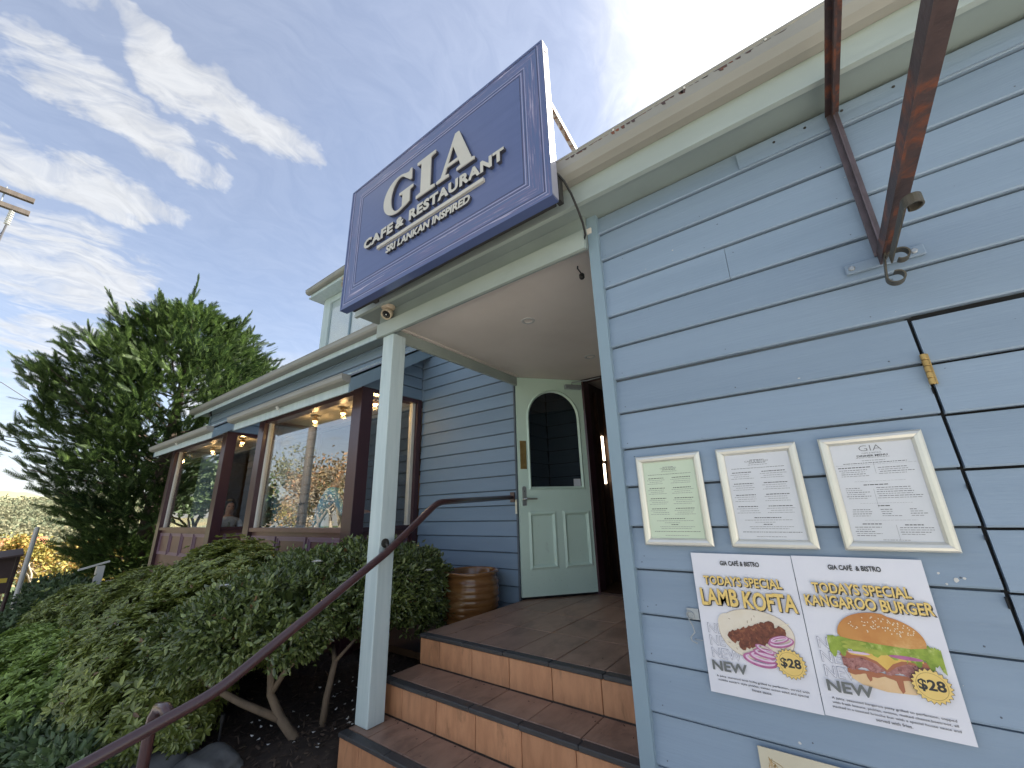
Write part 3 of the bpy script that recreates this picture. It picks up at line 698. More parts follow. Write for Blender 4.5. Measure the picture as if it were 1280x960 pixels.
# ---- bay windows
def bay(x0, x1, npan, ex0, ex1, label):
    yf = 2.33; zs = -.12; zt = 1.245; yw = 3.15; zb = -1.75 if x0 > -7 else -2.1
    b = MB().box(x0+.17, x1-.17, yf+.055, yf+.12, zb, zs-.045).box(x1-.12, x1-.055, yf+.14, yw, zb, zs-.045).box(x0+.055, x0+.12, yf+.14, yw, zb, zs-.045)
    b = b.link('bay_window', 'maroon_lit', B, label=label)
    for (xa, xb) in ((x0, x0+.17), (x1-.17, x1)):
        bevel(MB().box(xa, xb, yf, yf+.14, zb, zt+.06).link('column', 'maroon', b), .004, 1)
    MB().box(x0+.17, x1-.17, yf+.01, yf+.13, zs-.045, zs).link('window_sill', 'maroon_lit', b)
    MB().box(x1-.13, x1-.01, yf+.14, yw-.06, zs-.045, zs).link('window_sill', 'maroon', b)
    MB().box(x0+.17, x1-.17, yf+.02, yf+.13, zt, zt+.055).link('window_head', 'maroon', b)
    MB().box(x1-.12, x1-.015, yf+.14, yw-.065, zt+.02, zt+.065).link('window_head', 'maroon', b)
    MB().box(x0+.01, x0+.12, yf+.14, yw, zt+.02, zt+.065).link('window_head', 'maroon', b)
    MB().box(x1-.10, x1-.004, yw-.065, yw-.002, zb, zt+.065).link('window_post', 'maroon', b)
    # white inner frame
    MB().box(x0+.17, x0+.215, yf+.06, yf+.11, zs, zt).link('window_frame', 'white_paint', b)
    MB().box(x1-.10, x1-.045, yw-.105, yw-.0655, zs, zt+.02).link('window_frame', 'white_paint', b)
    MB().box(x0+.215, x1-.17, yf+.080, yf+.086, zs, zt).link('window_pane', 'glass', b)
    MB().box(x1-.074, x1-.068, yf+.14, yw-.105, zs, zt+.02).link('window_pane', 'glass', b)
    MB().box(x0+.068, x0+.074, yf+.14, yw, zs, zt+.02).link('window_pane', 'glass', b)
    # mauve panel mouldings on the dado
    L = x1-.17-(x0+.17); s_ = L/npan
    def moulding(P, n, a0, a1, z0, z1):
        wd = .045
        mm = MB()
        for (o, i_, h) in ((0, .016, .018), (.016, .045, .010)):
            out = [(a0+o, z0+o), (a1-o, z0+o), (a1-o, z1-o), (a0+o, z1-o)]; inn = [(a0+i_, z0+i_), (a1-i_, z0+i_), (a1-i_, z1-i_), (a0+i_, z1-i_)]
            mm.plate([out, inn], lambda a, c: tuple(Vector(P(a, c))+Vector(n)*h), n, h-.0005 if o == 0 else h)
        mm.link('panel_moulding', 'mauve', b)
    for k in range(npan):
        moulding(lambda a, c: (a, yf+.055, c), (0, -1, 0), x0+.17+k*s_+.03, x0+.17+(k+1)*s_-.02, -.95 if x0 > -7 else -.56, -.215)
    moulding(lambda a, c: (x1-.055, a, c), (1, 0, 0), yf+.20, yw-.10, -.95 if x0 > -7 else -.56, -.215)
    # boards above the side window, then the lean-to roof with its rakes
    sb = MB().box(x1-.10, x1-.03, yf+.15, yw, zt+.065, zt+.12).link('side_head', 'gap_dark', b)
    k = 0; z = zt+.067
    while z < 1.98:
        ys = max(yf+.0, 2.09+(z+.10-1.30)/.654)
        if ys < yw-.03: link('weatherboard', board_mesh(round(yw-.002-ys, 3), min(.1385, 2.03-z), 'y', True), None, b, loc=(x1-.004, ys, z))
        k += 1; z += .1385
    MB().add([(ex0, 2.09, 1.325), (ex1, 2.09, 1.325), (ex1, 3.149, 2.02), (ex0, 3.149, 2.02), (ex0, 2.09, 1.30), (ex1, 2.09, 1.30), (ex1, 3.149, 1.995), (ex0, 3.149, 1.995)],
             [(0, 1, 2, 3), (7, 6, 5, 4), (0, 4, 5, 1), (1, 5, 6, 2), (2, 6, 7, 3), (3, 7, 4, 0)]).link('bay_roof', 'roof_metal', b)
    MB().box(ex0+.02, ex1-.021, 2.11, 2.129, 1.172, 1.30).link('bay_fascia', 'trim_aqua', b)
    for xa, xb in ((ex1-.02, ex1), (ex0, ex0+.02)):
        MB().add([(xa, 2.105, 1.165), (xb, 2.105, 1.165), (xb, 3.149, 1.85), (xa, 3.149, 1.85), (xa, 2.105, 1.335), (xb, 2.105, 1.335), (xb, 3.149, 2.02), (xa, 3.149, 2.02)],
                 [(0, 3, 2, 1), (4, 5, 6, 7), (0, 1, 5, 4), (1, 2, 6, 5), (2, 3, 7, 6), (3, 0, 4, 7)]).link('rake_board', 'trim_blue', b)
        MB().add([(xa-.02, 2.09, 1.345), (xb+.02, 2.09, 1.345), (xb+.02, 3.149, 2.04), (xa-.02, 3.149, 2.04), (xa-.02, 2.09, 1.362), (xb+.02, 2.09, 1.362), (xb+.02, 3.149, 2.057), (xa-.02, 3.149, 2.057)],
                 [(0, 3, 2, 1), (4, 5, 6, 7), (0, 1, 5, 4), (1, 2, 6, 5), (2, 3, 7, 6), (3, 0, 4, 7)]).link('rake_flashing', 'trim_aqua', b)
    MB().box(ex0+.03, x1-.02, 2.13, yf+.02, 1.296, 1.303).link('bay_soffit', 'white_dull', b)
    gutter(ex0, ex1, 2.1085, 1.262, .078, .095, b, 'gutter_taupe')
    MB().tube([((ex0+ex1)/2-.02, 2.05, 1.262), ((ex0+ex1)/2-.02, 2.075, 1.225)], .016, 8).link('gutter_spout', 'white_paint', b)
    return b
bay(-6.15, X1, 3, -6.42, -3.565, 'near maroon bay window with glass reflecting the street trees')
bay(-9.95, -7.28, 4, -10.2, -7.19, 'far maroon bay window, its lower panels half behind the hedge')

# ---- dining room behind the bays
MB().box(-10.3, -2.45, 2.47, 6.5, -1.10, -1.05).link('dining_floor', 'int_floor', B)
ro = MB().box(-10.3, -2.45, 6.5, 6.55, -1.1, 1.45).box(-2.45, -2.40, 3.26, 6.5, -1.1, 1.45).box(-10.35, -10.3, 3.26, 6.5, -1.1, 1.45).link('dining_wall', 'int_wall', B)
MB().box(-9.90, -7.33, 2.42, 3.17, 1.30, 1.32).box(-6.10, -3.74, 2.42, 3.17, 1.30, 1.32).box(-10.3, -2.45, 3.26, 6.5, 1.40, 1.42).link('dining_ceiling', 'int_ceiling', B)
bk = MB()
for x in (-9.0, -7.8, -6.4, -5.2, -4.0): bk.box(x, x+.5, 6.47, 6.495, .1, .85)
bk.link('picture_frame', 'wood_tan', ro)
SPOTS = [(-5.295, 2.675), (-4.628, 2.68), (-3.96, 2.684), (-7.70, 2.701), (-9.046, 2.702)]
for i, (x, y) in enumerate(SPOTS):
    t = thing('ceiling_spotlight', 'warm lit spotlight under the %s bay ceiling, %s' % (('near' if i < 3 else 'far'), ('farther one behind the front pane', 'middle one behind the front pane', 'one behind the side pane by the post')[i] if i < 3 else ('one behind the side pane', 'one behind the front pane')[i-3]), 'light', (x, y, 1.30), 'warm spotlights in the bay ceilings')
    MB().lathe([(0, 0), (.045, 0), (.045, -.012), (.012, -.014), (.012, -.03), (.034, -.04), (.04, -.075), (.030, -.075)], (x, y, 1.298), 16).link('lamp_body', 'brass', t)
    MB().lathe([(.031, -.070), (.026, -.088), (.012, -.097), (0, -.098)], (x, y, 1.298), 16).link('bulb', 'lamp_warm', t)
    pl = bpy.data.lights.new('spot_glow', 'POINT'); pl.energy = 1.2; pl.color = (1, .6, .25); pl.shadow_soft_size = .03
    po = bpy.data.objects.new('spot_glow', pl); COL.objects.link(po); po.parent = t; po.location = (0, 0, -.12)

# ------------------------------------------------------------------ entrance steps
def steps():
    S = thing('entrance_steps', 'tiled entrance steps with tan risers, brown treads and dark nosings', 'steps', (-1.47, 1.5, -1.575))
    XA, XB = -2.28, -.6865
    lv = [(-.745, 2.010), (-.912, 1.737), (-1.080, 1.480), (-1.245, 1.220), (-1.410, .960)]      # tread height, front edge
    core = MB(); prev_back = 3.80
    for i, (z, y) in enumerate(lv):
        core.box(XA+.008, XB, y+.012, prev_back, -1.60, z-.012); prev_back = y+.0119
    core.link('mortar_core', 'grout', S)
    xs = [XA]+[-2.105+.2725*k for k in range(6)]; xs = [x for x in xs if x < XB-.02]+[XB]
    cache = {}
    def tile(name, x0, x1, y0, y1, z0, z1, m_, bv=.0025):
        k = (name, round(x1-x0, 3), round(y1-y0, 3), round(z1-z0, 3))
        if k not in cache:
            me = MB().box(0, x1-x0, 0, y1-y0, 0, z1-z0).mesh(); me.materials.append(MATS[m_]); cache[k] = me
        o = link(name, cache[k], None, S, loc=(x0, y0, z0+random.uniform(-.0006, .0006)), rot=(random.uniform(-.002, .002), random.uniform(-.002, .002), 0)); bevel(o, bv, 1); return o
    g = .0035
    for i, (z, y) in enumerate(lv):
        back = 3.72 if i == 0 else lv[i-1][1]
        nxt = lv[i+1][0] if i+1 < len(lv) else -1.575
        for a, b in zip(xs[:-1], xs[1:]):
            tile('riser_tile', a+g/2, b-g/2, y+.002, y+.0125, nxt+.002, z-.0225, 'tile_riser')
        # nosing in short lengths, offset from the tiles
        ns = [XA-.004, -2.20]+[-2.20+.30*k for k in range(1, 6)]; ns = [x for x in ns if x < XB-.03]+[XB]
        for a, b in zip(ns[:-1], ns[1:]):
            tile('nosing_tile', a+.001, b-.001, y-.006, y+.048, z-.021, z, 'nosing', .004)
        rows = [(y+.051, back-.001)] if i else [(y+.051, 2.47), (2.47, 2.88), (2.88, 3.29), (3.29, 3.705)]
        for (ya, yb) in rows:
            for a, b in zip(xs[:-1], xs[1:]):
                if b-a < .03: continue
                tile('tread_tile', a+g/2, b-g/2, ya+g/2, yb-g/2, z-.0125, z-.0012, 'tile_tread')
    # rendered flank on the garden side
    fl = MB(); prev = 3.74
    for z, y in lv: fl.box(XA-.0015, XA+.0075, y+.014, prev, -1.6, z-.024); prev = y+.0139
    fl.link('flank', 'tile_riser', S)
steps()

# leaf litter and grit caught on the steps
rl = np.random.default_rng(77); nL = 90; lvz = [(-.745, 2.03, 3.6), (-.912, 1.76, 2.0), (-1.080, 1.50, 1.73), (-1.245, 1.24, 1.47)]
LIT = []
for _ in range(nL):
    z_, ya, yb = lvz[rl.integers(0, 4)]; LIT.append((rl.uniform(-2.22, -.8), yb-(yb-ya)*rl.random()**2.2 if rl.random() < .7 else rl.uniform(ya, yb), z_+.002))

# ------------------------------------------------------------------ handrail
def handrail():
    H = thing('handrail', 'maroon tubular handrail running down beside the steps', 'handrail', (-2.12, .6, -1.575))
    ctrl = [(-2.352, 3.10, .117), (-2.16, 2.02, .070), (-2.115, 1.585, -.213), (-2.105, .80, -.660), (-2.10, .44, -.752), (-2.09, .10, -.845)]
    pts = [Vector(ctrl[0])]
    for i in range(1, len(ctrl)-1):
        a, b, c = Vector(ctrl[i-1]), Vector(ctrl[i]), Vector(ctrl[i+1]); q = .07 if i != 2 else .01
        p0 = b+(a-b).normalized()*q; p1 = b+(c-b).normalized()*q
        for t in np.linspace(0, 1, 6): pts.append(p0*(1-t)**2+b*2*t*(1-t)+p1*t*t)
    pts.append(Vector(ctrl[-1]))
    MB().tube(pts, .0215, 14).link('rail', 'rail_paint', H, smooth=True)
    def leg(p, side=-.13):
        x, y, z = p; path = [(x-.005, y, z), (x+side*.45, y-.004, z+.016), (x+side*.8, y-.012, z+.010), (x+side*.97, y-.016, z-.02), (x+side, y-.018, z-.06), (x+side, y-.018, -1.59)]
        MB().tube(path, .020, 12).link('support_post', 'rail_paint', H, smooth=True)
        MB().lathe([(0, .012), (.045, .012), (.05, 0), (.05, -.01)], (x+side, y-.018, -1.575), 16).link('foot_flange', 'rail_paint', H)
    leg((-2.104, .66, -.695)); 
    wf = MB().box(-2.377, -2.327, 3.138, 3.1485, .075, .165).tube([(-2.352, 3.14, .119), (-2.351, 3.095, .117)], .016, 10)
    bevel(wf.link('wall_bracket', 'rail_paint', H), .002, 1)
    MB().tube([(-2.166, 1.605, -.165), (-2.158, 1.605, -.165)], .026, 16).tube([(-2.158, 1.605, -.165), (-2.135, 1.60, -.175), (-2.118, 1.595, -.200)], .008, 8).link('post_flange', 'dark_iron', H)
handrail()

# ------------------------------------------------------------------ the sign over the porch
def sign():
    S = thing('cafe_sign', 'dark blue cafe sign with raised cream letters above the porch', 'sign', (-1.53, 1.30, 1.32))
    x0, x1, z0, z1, y = -2.372, -.696, 1.325, 2.302, 1.280
    MB().box(x0, x1, y+.004, y+.05, z0, z1).link('sign_box', 'sign_edge', S)
    MB().box(x0+.012, x1-.012, y+.05, y+.054, z0+.01, z1-.01).link('sign_back', 'black_rubber', S)
    i0, i1, j0, j1 = x0+.145, x1-.145, z0+.150, z1-.125
    pan = MB().plate([[(i0, j0), (i1, j0), (i1, j1), (i0, j1)]], wall_xz(y), (0, -1, 0), .004).link('sign_panel', 'sign_navy', S)
    # mitred border with printed wood grain running along each member
    def grain(name, st):
        mt = bpy.data.materials.new(name); mt.use_nodes = True; MATS[name] = mt; T = NT(mt.node_tree); b = T.n['Principled BSDF']
        g = T.new('ShaderNodeNewGeometry'); mp = T.new('ShaderNodeMapping'); T.l.new(g.outputs['Position'], mp.inputs[0]); mp.inputs['Scale'].default_value = st
        n = T.noise(mp.outputs[0], 4.0, 9, .65, .5); n2 = T.noise(mp.outputs[0], 1.3, 4, .6)
        c = T.mix(T.ramp(n, .40, .66), (.085, .128, .275, 1), (.145, .135, .265, 1))
        c = T.mix(T.math('MULTIPLY', T.ramp(n, .54, .68), T.ramp(n2, .44, .60)), c, (.55, .50, .64, 1))
        T.put(b.inputs['Base Color'], c); b.inputs['Roughness'].default_value = .3; b.inputs['Coat Weight'].default_value = .3
    grain('grain_h', (1.1, 1, 26)); grain('grain_v', (26, 1, 1.1))
    for nm, q in (('grain_h', [(x0, z0), (x1, z0), (i1, j0), (i0, j0)]), ('grain_h', [(i0, j1), (i1, j1), (x1, z1), (x0, z1)]), ('grain_v', [(x0, z0), (i0, j0), (i0, j1), (x0, z1)]), ('grain_v', [(x1, z0), (x1, z1), (i1, j1), (i1, j0)])):
        MB().plate([q], wall_xz(y), (0, -1, 0), .004).link('sign_border', nm, S)
    def lines(o, wd, m_, dz=.0006):
        a = [(i0-o, j0-o), (i1+o, j0-o), (i1+o, j1+o), (i0-o, j1+o)]; o -= wd; b = [(i0-o, j0-o), (i1+o, j0-o), (i1+o, j1+o), (i0-o, j1+o)]
        MB().plate([a, b], wall_xz(y-dz), (0, -1, 0), dz-.0001).link('border_line', m_, S)
    lines(.003, .004, 'sign_line_dark'); lines(.014, .004, 'sign_line'); lines(.024, .0025, 'sign_line_dark'); lines(.034, .003, 'sign_line'); lines(.113, .004, 'sign_line_dark'); lines(.121, .0035, 'sign_line')
    # rim lip
    mb = MB().plate([[(x0-.004, z0-.004), (x1+.004, z0-.004), (x1+.004, z1+.004), (x0-.004, z1+.004)], [(x0+.007, z0+.007), (x1-.007, z0+.007), (x1-.007, z1-.007), (x0+.007, z1-.007)]], wall_xz(y-.003), (0, -1, 0), .055)
    mb.link('sign_rim', 'sign_navy', S)
    MB().box(x1+.0045, x1+.0075, y-.001, y+.050, z0+.004, z1).link('sign_flange', 'sign_edge', S)
    dl = .024
    def letter(loops, ax0, ax1, az0, az1, nm):
        L = [[(ax0+(ax1-ax0)*a, az0+(az1-az0)*b) for a, b in lp] for lp in loops]
        MB().plate(L, wall_xz(y-dl), (0, -1, 0), .006).plate(L, wall_xz(y-dl+.0061), (0, -1, 0), dl-.0065, 1).link('letter', ['letter_face', 'letter_side'], S)
    lI = [[(0, 0), (1, 0), (1, .075), (.76, .10), (.76, .90), (1, .925), (1, 1), (0, 1), (0, .925), (.24, .90), (.24, .10), (0, .075)]]
    lA = [[(0, 0), (.34, 0), (.34, .065), (.235, .085), (.285, .25), (.60, .25), (.655, .085), (.55, .065), (.55, 0), (1.0, 0), (1.0, .065), (.93, .085), (.605, 1.0), (.50, 1.0), (.125, .09), (0, .065)], [(.315, .325), (.575, .325), (.445, .71)]]
    G = [(.885, .68), (.935, .68), (.935, .985), (.885, .985), (.845, .925)]
    G += [(.50+.5*math.cos(t), .5+.51*math.sin(t)) for t in np.linspace(R_(62), R_(292), 26)]
    G += [(.78, .05), (.90, .10), (.90, .405), (1.0, .43), (1.0, .49), (.55, .49), (.55, .43), (.66, .405), (.66, .085)]
    G += [(.535+.275*math.cos(t), .5+.455*math.sin(t)) for t in np.linspace(R_(290), R_(52), 22)]
    letter([G], -1.935, -1.640, 1.803, 2.083, 'G'); letter(lI, -1.608, -1.445, 1.803, 2.076, 'I'); letter(lA, -1.430, -1.135, 1.803, 2.083, 'A')
    for ch_s, a, b in (('CAFE', -2.130, -1.822), ('&', -1.798, -1.712), ('RESTAURANT', -1.668, -.940)):
        txt(ch_s, a, b, 1.678 if ch_s != 'CAFE' else 1.680, 1.756, y-.020, 'letter_face', S, 'letter', bold=.05, depth=.0195, side='letter_side', spacing=1.12)
    MB().box(-1.985, -1.080, y-.016, y-.0005, 1.628, 1.650).link('underline_bar', 'letter_face', S)
    txt('SRI LANKAN INSPIRED', -1.885, -1.175, 1.547, 1.600, y-.016, 'letter_face', S, 'letter', bold=.045, depth=.0155, side='letter_side', slant=.12)
    # stays and fixings behind
    MB().prism([(-.775, 0), (-.745, 0), (-.745, .004), (-.771, .004), (-.771, .03), (-.775, .03)], 'y', 0, .01).add([], [])
    st = MB()
    p0, p1 = Vector((-.770, 1.335, 2.13)), Vector((-.800, 1.92, 1.93))
    st.add([(-.785, 1.335, 2.135), (-.755, 1.335, 2.135), (-.755, 1.335, 2.130), (-.785, 1.335, 2.130), (-.79, 2.02, 1.955), (-.76, 2.02, 1.955), (-.76, 2.02, 1.95), (-.79, 2.02, 1.95)], [(0, 1, 5, 4), (3, 7, 6, 2), (1, 2, 6, 5), (0, 4, 7, 3), (0, 3, 2, 1), (4, 5, 6, 7)])
    st.add([(-.755, 1.335, 2.136), (-.751, 1.335, 2.136), (-.751, 1.335, 2.105), (-.755, 1.335, 2.105), (-.76, 2.02, 1.956), (-.756, 2.02, 1.956), (-.756, 2.02, 1.925), (-.76, 2.02, 1.925)], [(0, 1, 5, 4), (3, 7, 6, 2), (1, 2, 6, 5), (0, 4, 7, 3), (0, 3, 2, 1), (4, 5, 6, 7)])
    mat('stay_rust', (.74, .69, .60), (.68, .62, .53), .6, 12, c3=(.34, .16, .07), s3=16, t3=(.48, .62))
    st.link('stay', 'stay_rust', S)
    st2 = MB(); st2.tube([(-2.1, 1.335, 2.13), (-2.12, 2.0, 1.95)], .014, 6); st2.link('stay', 'stay_rust', S)
    MB().box(x1-.015, x1+.010, y+.052, y+.092, z0+.01, z0+.16).link('fixing_bracket', 'dark_iron', S)
    MB().box(x0+.25, x0+.29, y+.054, 1.38, z0+.005, z0+.05).link('fixing_bracket', 'dark_iron', S)
    MB().box(x0+.05, x1-.02, y+.055, y+.075, z0+.0, z0+.035).link('back_rail', 'dark_iron', S)
    MB().lathe([(0, 0), (.006, 0), (.006, -.003), (0, -.003)], (x1+.0105, y+.022, z1-.06), 8, axis='x').lathe([(0, 0), (.004, 0), (.004, -.003), (0, -.003)], (x1+.0105, y+.022, 1.9), 8, axis='x').link('rivet', 'dark_iron', S)
sign()
c = MB().tube([(-.683, 1.335, 1.47), (-.675, 1.37, 1.455), (-.66, 1.40, 1.40), (-.655, 1.44, 1.345), (-.66, 1.50, 1.30), (-.672, 1.545, 1.265), (-.69, 1.56, 1.25), (-.72, 1.595, 1.29)], .0055, 8)
tag(c.link('power_cable', 'black_rubber', smooth=True), 'black power cable hanging from the sign corner to the porch header', 'cable')

# ------------------------------------------------------------------ things on the right-hand wall
def menu_frame(x0, label, paper, rows, seed):
    T_ = thing('menu_frame', label, 'menu', (x0+.12, 1.6, -.138), 'framed menus on the front wall')
    W, H, z0 = .240, .327, -.1375; y = 1.6085; p = .0255
    o = [(x0, z0), (x0+W, z0), (x0+W, z0+H), (x0, z0+H)]; i_ = [(x0+p, z0+p), (x0+W-p, z0+p), (x0+W-p, z0+H-p), (x0+p, z0+H-p)]
    for k in range(4):       # four mitred rounded rails
        a, b = o[k], o[(k+1) % 4]; c, d_ = i_[(k+1) % 4], i_[k]
        prof = [(0, 0), (.0, .007), (.18, .0115), (.45, .013), (.75, .0105), (.92, .006), (1.0, .002)]; m_ = MB(); A = []; Bq = []
        for (t, h) in prof:
            A.append((a[0]+(d_[0]-a[0])*t, y-h, a[1]+(d_[1]-a[1])*t)); Bq.append((b[0]+(c[0]-b[0])*t, y-h, b[1]+(c[1]-b[1])*t))
        n = len(prof); sh_ = .0004
        dirv = Vector((b[0]-a[0], 0, b[1]-a[1])).normalized()*sh_
        A = [tuple(Vector(q)+dirv) for q in A]; Bq = [tuple(Vector(q)-dirv) for q in Bq]
        m_.add(A+Bq, [(i, i+n, i+1+n, i+1)[::-1] for i in range(n-1)]); m_.link('frame_rail', 'alu_frame', T_)
    MB().plate([[(x0+.002, z0+.002), (x0+W-.002, z0+.002), (x0+W-.002, z0+H-.002), (x0+.002, z0+H-.002)]], wall_xz(y-.0012), (0, -1, 0), .0018).link('menu_sheet', paper, T_)
    mb = MB(); yy = y-.0016; rr = random.Random(seed)
    def rowtext(xa, xb, z, h, dark=True):
        x = xa
        while x < xb-.0015:
            wl = rr.uniform(.003, .010); e = min(xb, x+wl)
            mb.add([(x, yy, z), (e, yy, z), (e, yy, z+h), (x, yy, z+h)], [(0, 1, 2, 3)], 0 if dark else 1); x = e+.0016
    cx = x0+W/2
    for (fx0, fx1, fz, h, dk) in rows:
        rowtext(x0+p+fx0*(W-2*p), x0+p+fx1*(W-2*p), z0+p+fz*(H-2*p), h, dk)
    mb.link('menu_print', ['ink', 'ink_soft'], T_)
    return T_
def menu_rows(kind):
    rr = random.Random(kind); R = []
    if kind == 3:
        R += [(.30, .70, .845, .0012, False), (.36, .64, .815, .0011, False), (.12, .88, .79, .0014, True)]
        for (xa, xb, z, n) in ((.04, .44, .745, 0), (.52, .94, .735, 4), (.04, .42, .72, 4), (.30, .60, .56, 0), (.05, .36, .53, 6), (.42, .95, .53, 6), (.40, .55, .345, 0), (.06, .35, .31, 4), (.40, .66, .31, 4), (.72, .95, .31, 4), (.16, .40, .165, 0), (.64, .84, .155, 0), (.05, .38, .135, 5), (.55, .95, .13, 4)):
            if n == 0: R.append((xa, xb, z, .0022, True))
            for k in range(n): R.append((xa+rr.uniform(0, .03), xb-rr.uniform(0, .12), z-k*.021, .0013, k % 2 == 0))
        R += [(.2, .8, .60, .0005, False), (.2, .8, .375, .0005, False), (.2, .8, .205, .0005, False), (.02, .98, .775, .0004, False), (.35, .65, .012, .0012, False)]
    else:
        R += [(.40, .62, .92, .0018, False), (.38, .64, .885, .0016, True), (.36, .66, .862, .0012, False), (.08, .92, .825, .0012, True)]
        z = .775
        for k in range(4):
            for (a, b) in ((.05, .44), (.52, .95)):
                R.append((a+.03, b-.05, z, .0021, True))
                for q in range(3): R.append((a+.05*q % .1, b-rr.uniform(.02, .10), z-.024*(q+1), .0012, False))
            z -= .135
        R += [(.30, .70, .24, .0021, True), (.15, .85, .215, .0012, False), (.30, .60, .19, .0012, False), (.42, .55, .165, .002, True), (.2, .85, .14, .0012, False), (.22, .78, .118, .0012, False), (.08, .95, .08, .0014, True), (.28, .72, .03, .0012, False)]
    return R
a = menu_frame(-.578, 'silver framed menu on pale green paper, nearest the porch corner', 'paper_green', menu_rows(1), 5)
txt('CAFE & BISTRO', -.578+.09, -.578+.15, .136, .1405, 1.6068, 'ink_soft', a, 'menu_heading')
a = menu_frame(-.283, 'silver framed menu on white paper, middle of the three', 'paper_grey', menu_rows(2), 6)
txt('CAFE & BISTRO', -.283+.085, -.283+.155, .136, .141, 1.6068, 'ink_soft', a, 'menu_heading')
a = menu_frame(.0165, 'silver framed dinner menu headed GIA, nearest the hatch slit', 'paper_grey', menu_rows(3), 7)
txt('GIA', .0165+.094, .0165+.146, .1415, .158, 1.6068, 'ink_soft', a, 'menu_heading', bold=-.012)
txt('CAFE & BISTRO', .0165+.098, .0165+.142, .1335, .137, 1.6068, 'ink_soft', a, 'menu_heading')
txt('DINNER MENU', .0165+.085, .0165+.155, .1245, .130, 1.6068, 'ink', a, 'menu_heading', bold=.02)
ru = MB()
for (x, z0_, z1_) in ((.0165+.118, .075, .108), (.0165+.102, -.02, .032), (.0165+.128, -.108, -.068)): ru.box(x, x+.0005, 1.6067, 1.6068, z0_, z1_)
ru.link('menu_rule', 'ink_soft', a)

def star(cx, cz, r1, r2, n=22):
    return [(cx+(r1 if k % 2 else r2)*math.cos(math.pi*k/n), cz+(r1 if k % 2 else r2)*math.sin(math.pi*k/n)) for k in range(2*n)]
def ell(cx, cz, rx, rz, n=28, rot=0.0, t0=0.0, t1=2*math.pi):
    full = abs(t1-t0-2*math.pi) < 1e-6
    ts = np.linspace(t0, t1, n+1)[:-1] if full else np.linspace(t0, t1, n)
    return [(cx+rx*math.cos(t)*math.cos(rot)-rz*math.sin(t)*math.sin(rot), cz+rx*math.cos(t)*math.sin(rot)+rz*math.sin(t)*math.cos(rot)) for t in ts]
def poster(x0, z1, label, sheet):
    T_ = thing('poster', label, 'poster', (x0+.148, 1.6, z1-.42), 'specials posters on the front wall')
    W, H = .296, .415; nx, nz = 13, 17; v = []; fs = []
    for j in range(nz+1):
        for i in range(nx+1):
            x, z = x0+W*i/nx, z1-H+H*j/nz
            v.append((x, 1.6075-.0014*math.sin(i*.9+j*.35)*math.sin(j*.6)**2*(1 if j < 4 else .15), z))
    for j in range(nz):
        for i in range(nx):
            a = j*(nx+1)+i; fs.append((a, a+1, a+nx+2, a+nx+1))
    link('poster_sheet', me_(v, fs, True), sheet, T_)
    return T_
LAY = [1.6055]
def art(T_, loops, m_, name='food_print'):
    LAY[0] -= .00006
    return MB().plate(loops, wall_xz(LAY[0]), (0, -1, 0), .00004, back=False).link(name, m_, T_)
def ptext(T_, *a, **k):
    LAY[0] -= .00006; return txt(*a[:5], LAY[0], *a[5:], parent=T_, **k)
def hand_title(T_, s, x0, x1, z0, z1, bold=.022):
    ptext(T_, s, x0+.003, x1+.003, z0-.003, z1-.003, 'ink', name='title_shadow', bold=bold+.006, jit=.10)
    ptext(T_, s, x0-.0004, x1+.0004, z0-.0006, z1+.0006, 'ink_gold_dark', name='title_outline', bold=bold+.010, jit=.10)
    ptext(T_, s, x0, x1, z0, z1, 'ink_gold', name='title', bold=bold, jit=.10)
def common(T_, X, body, ysh=0.0):
    for k in range(3):
        z = -.404-.0355*k
        ptext(T_, 'NEW', X+.020+.001*k, X+.108, z, z+.029, 'ink_outline', name='ghost_word', bold=.012)
        ptext(T_, 'NEW', X+.0212+.001*k, X+.1068, z+.0012, z+.0278, 'paper_white', name='ghost_word_fill', bold=-.008)
    z = -.523
    for i, (ln, wd) in enumerate(body):
        cx = X+.148; ptext(T_, ln, cx-wd/2, cx+wd/2, z-.0105*i-.0065, z-.0105*i+.0005, 'ink', name='small_print', bold=.01)
def price(T_, cx, cz):
    art(T_, [star(cx, cz, .0345, .0405)], 'ink', 'price_badge_edge'); art(T_, [star(cx, cz, .0333, .0393)], 'ink_gold', 'price_badge')
    LAY[0] -= .00006; MB().plate([ell(cx, cz, .0300, .0300, 40), ell(cx, cz, .0292, .0292, 40)], wall_xz(LAY[0]), (0, -1, 0), .00004, back=False).link('price_badge_ring', 'ink_gold_dark', T_)
    ptext(T_, '$28', cx-.026, cx+.026, cz-.0135, cz+.0145, 'ink', name='price', bold=.03)

# poster with the lamb kofta
LAY[0] = 1.6055
P1 = poster(-.4205, -.1595, 'white poster advertising lamb kofta, left of the pair', 'paper_white')
X = -.4205
ptext(P1, 'GIA CAFÉ & BISTRO', X+.090, X+.206, -.196, -.178, 'ink', name='heading', bold=.03, jit=.06)
common(P1, X, [('A juicy, seasoned lamb kofta grilled to perfection, served with', .246), ('middle eastern style pickles, sumac onion salad and special', .238), ('house sauce.', .052)])
rr = random.Random(3)
br = [(-.262+.103*math.cos(t)*(1+.03*math.sin(3*t)), -.393+.073*math.sin(t)*(1+.04*math.cos(2*t))) for t in np.linspace(0, 6.283, 49)[:-1]]
art(P1, [[((x+.262)*1.012-.262, (z+.393)*1.014-.393) for x, z in br]], 'bread_edge'); art(P1, [br], 'bread')
art(P1, [ell(-.335, -.374, .030, .034, 24, .4)], 'bread')
for _ in range(16):
    t = rr.uniform(0, 6.28); q = rr.uniform(.5, .95); art(P1, [ell(-.262+.1*q*math.cos(t), -.393+.07*q*math.sin(t), rr.uniform(.002, .005), .0012, 7, rr.uniform(0, 3))], 'bread_edge')
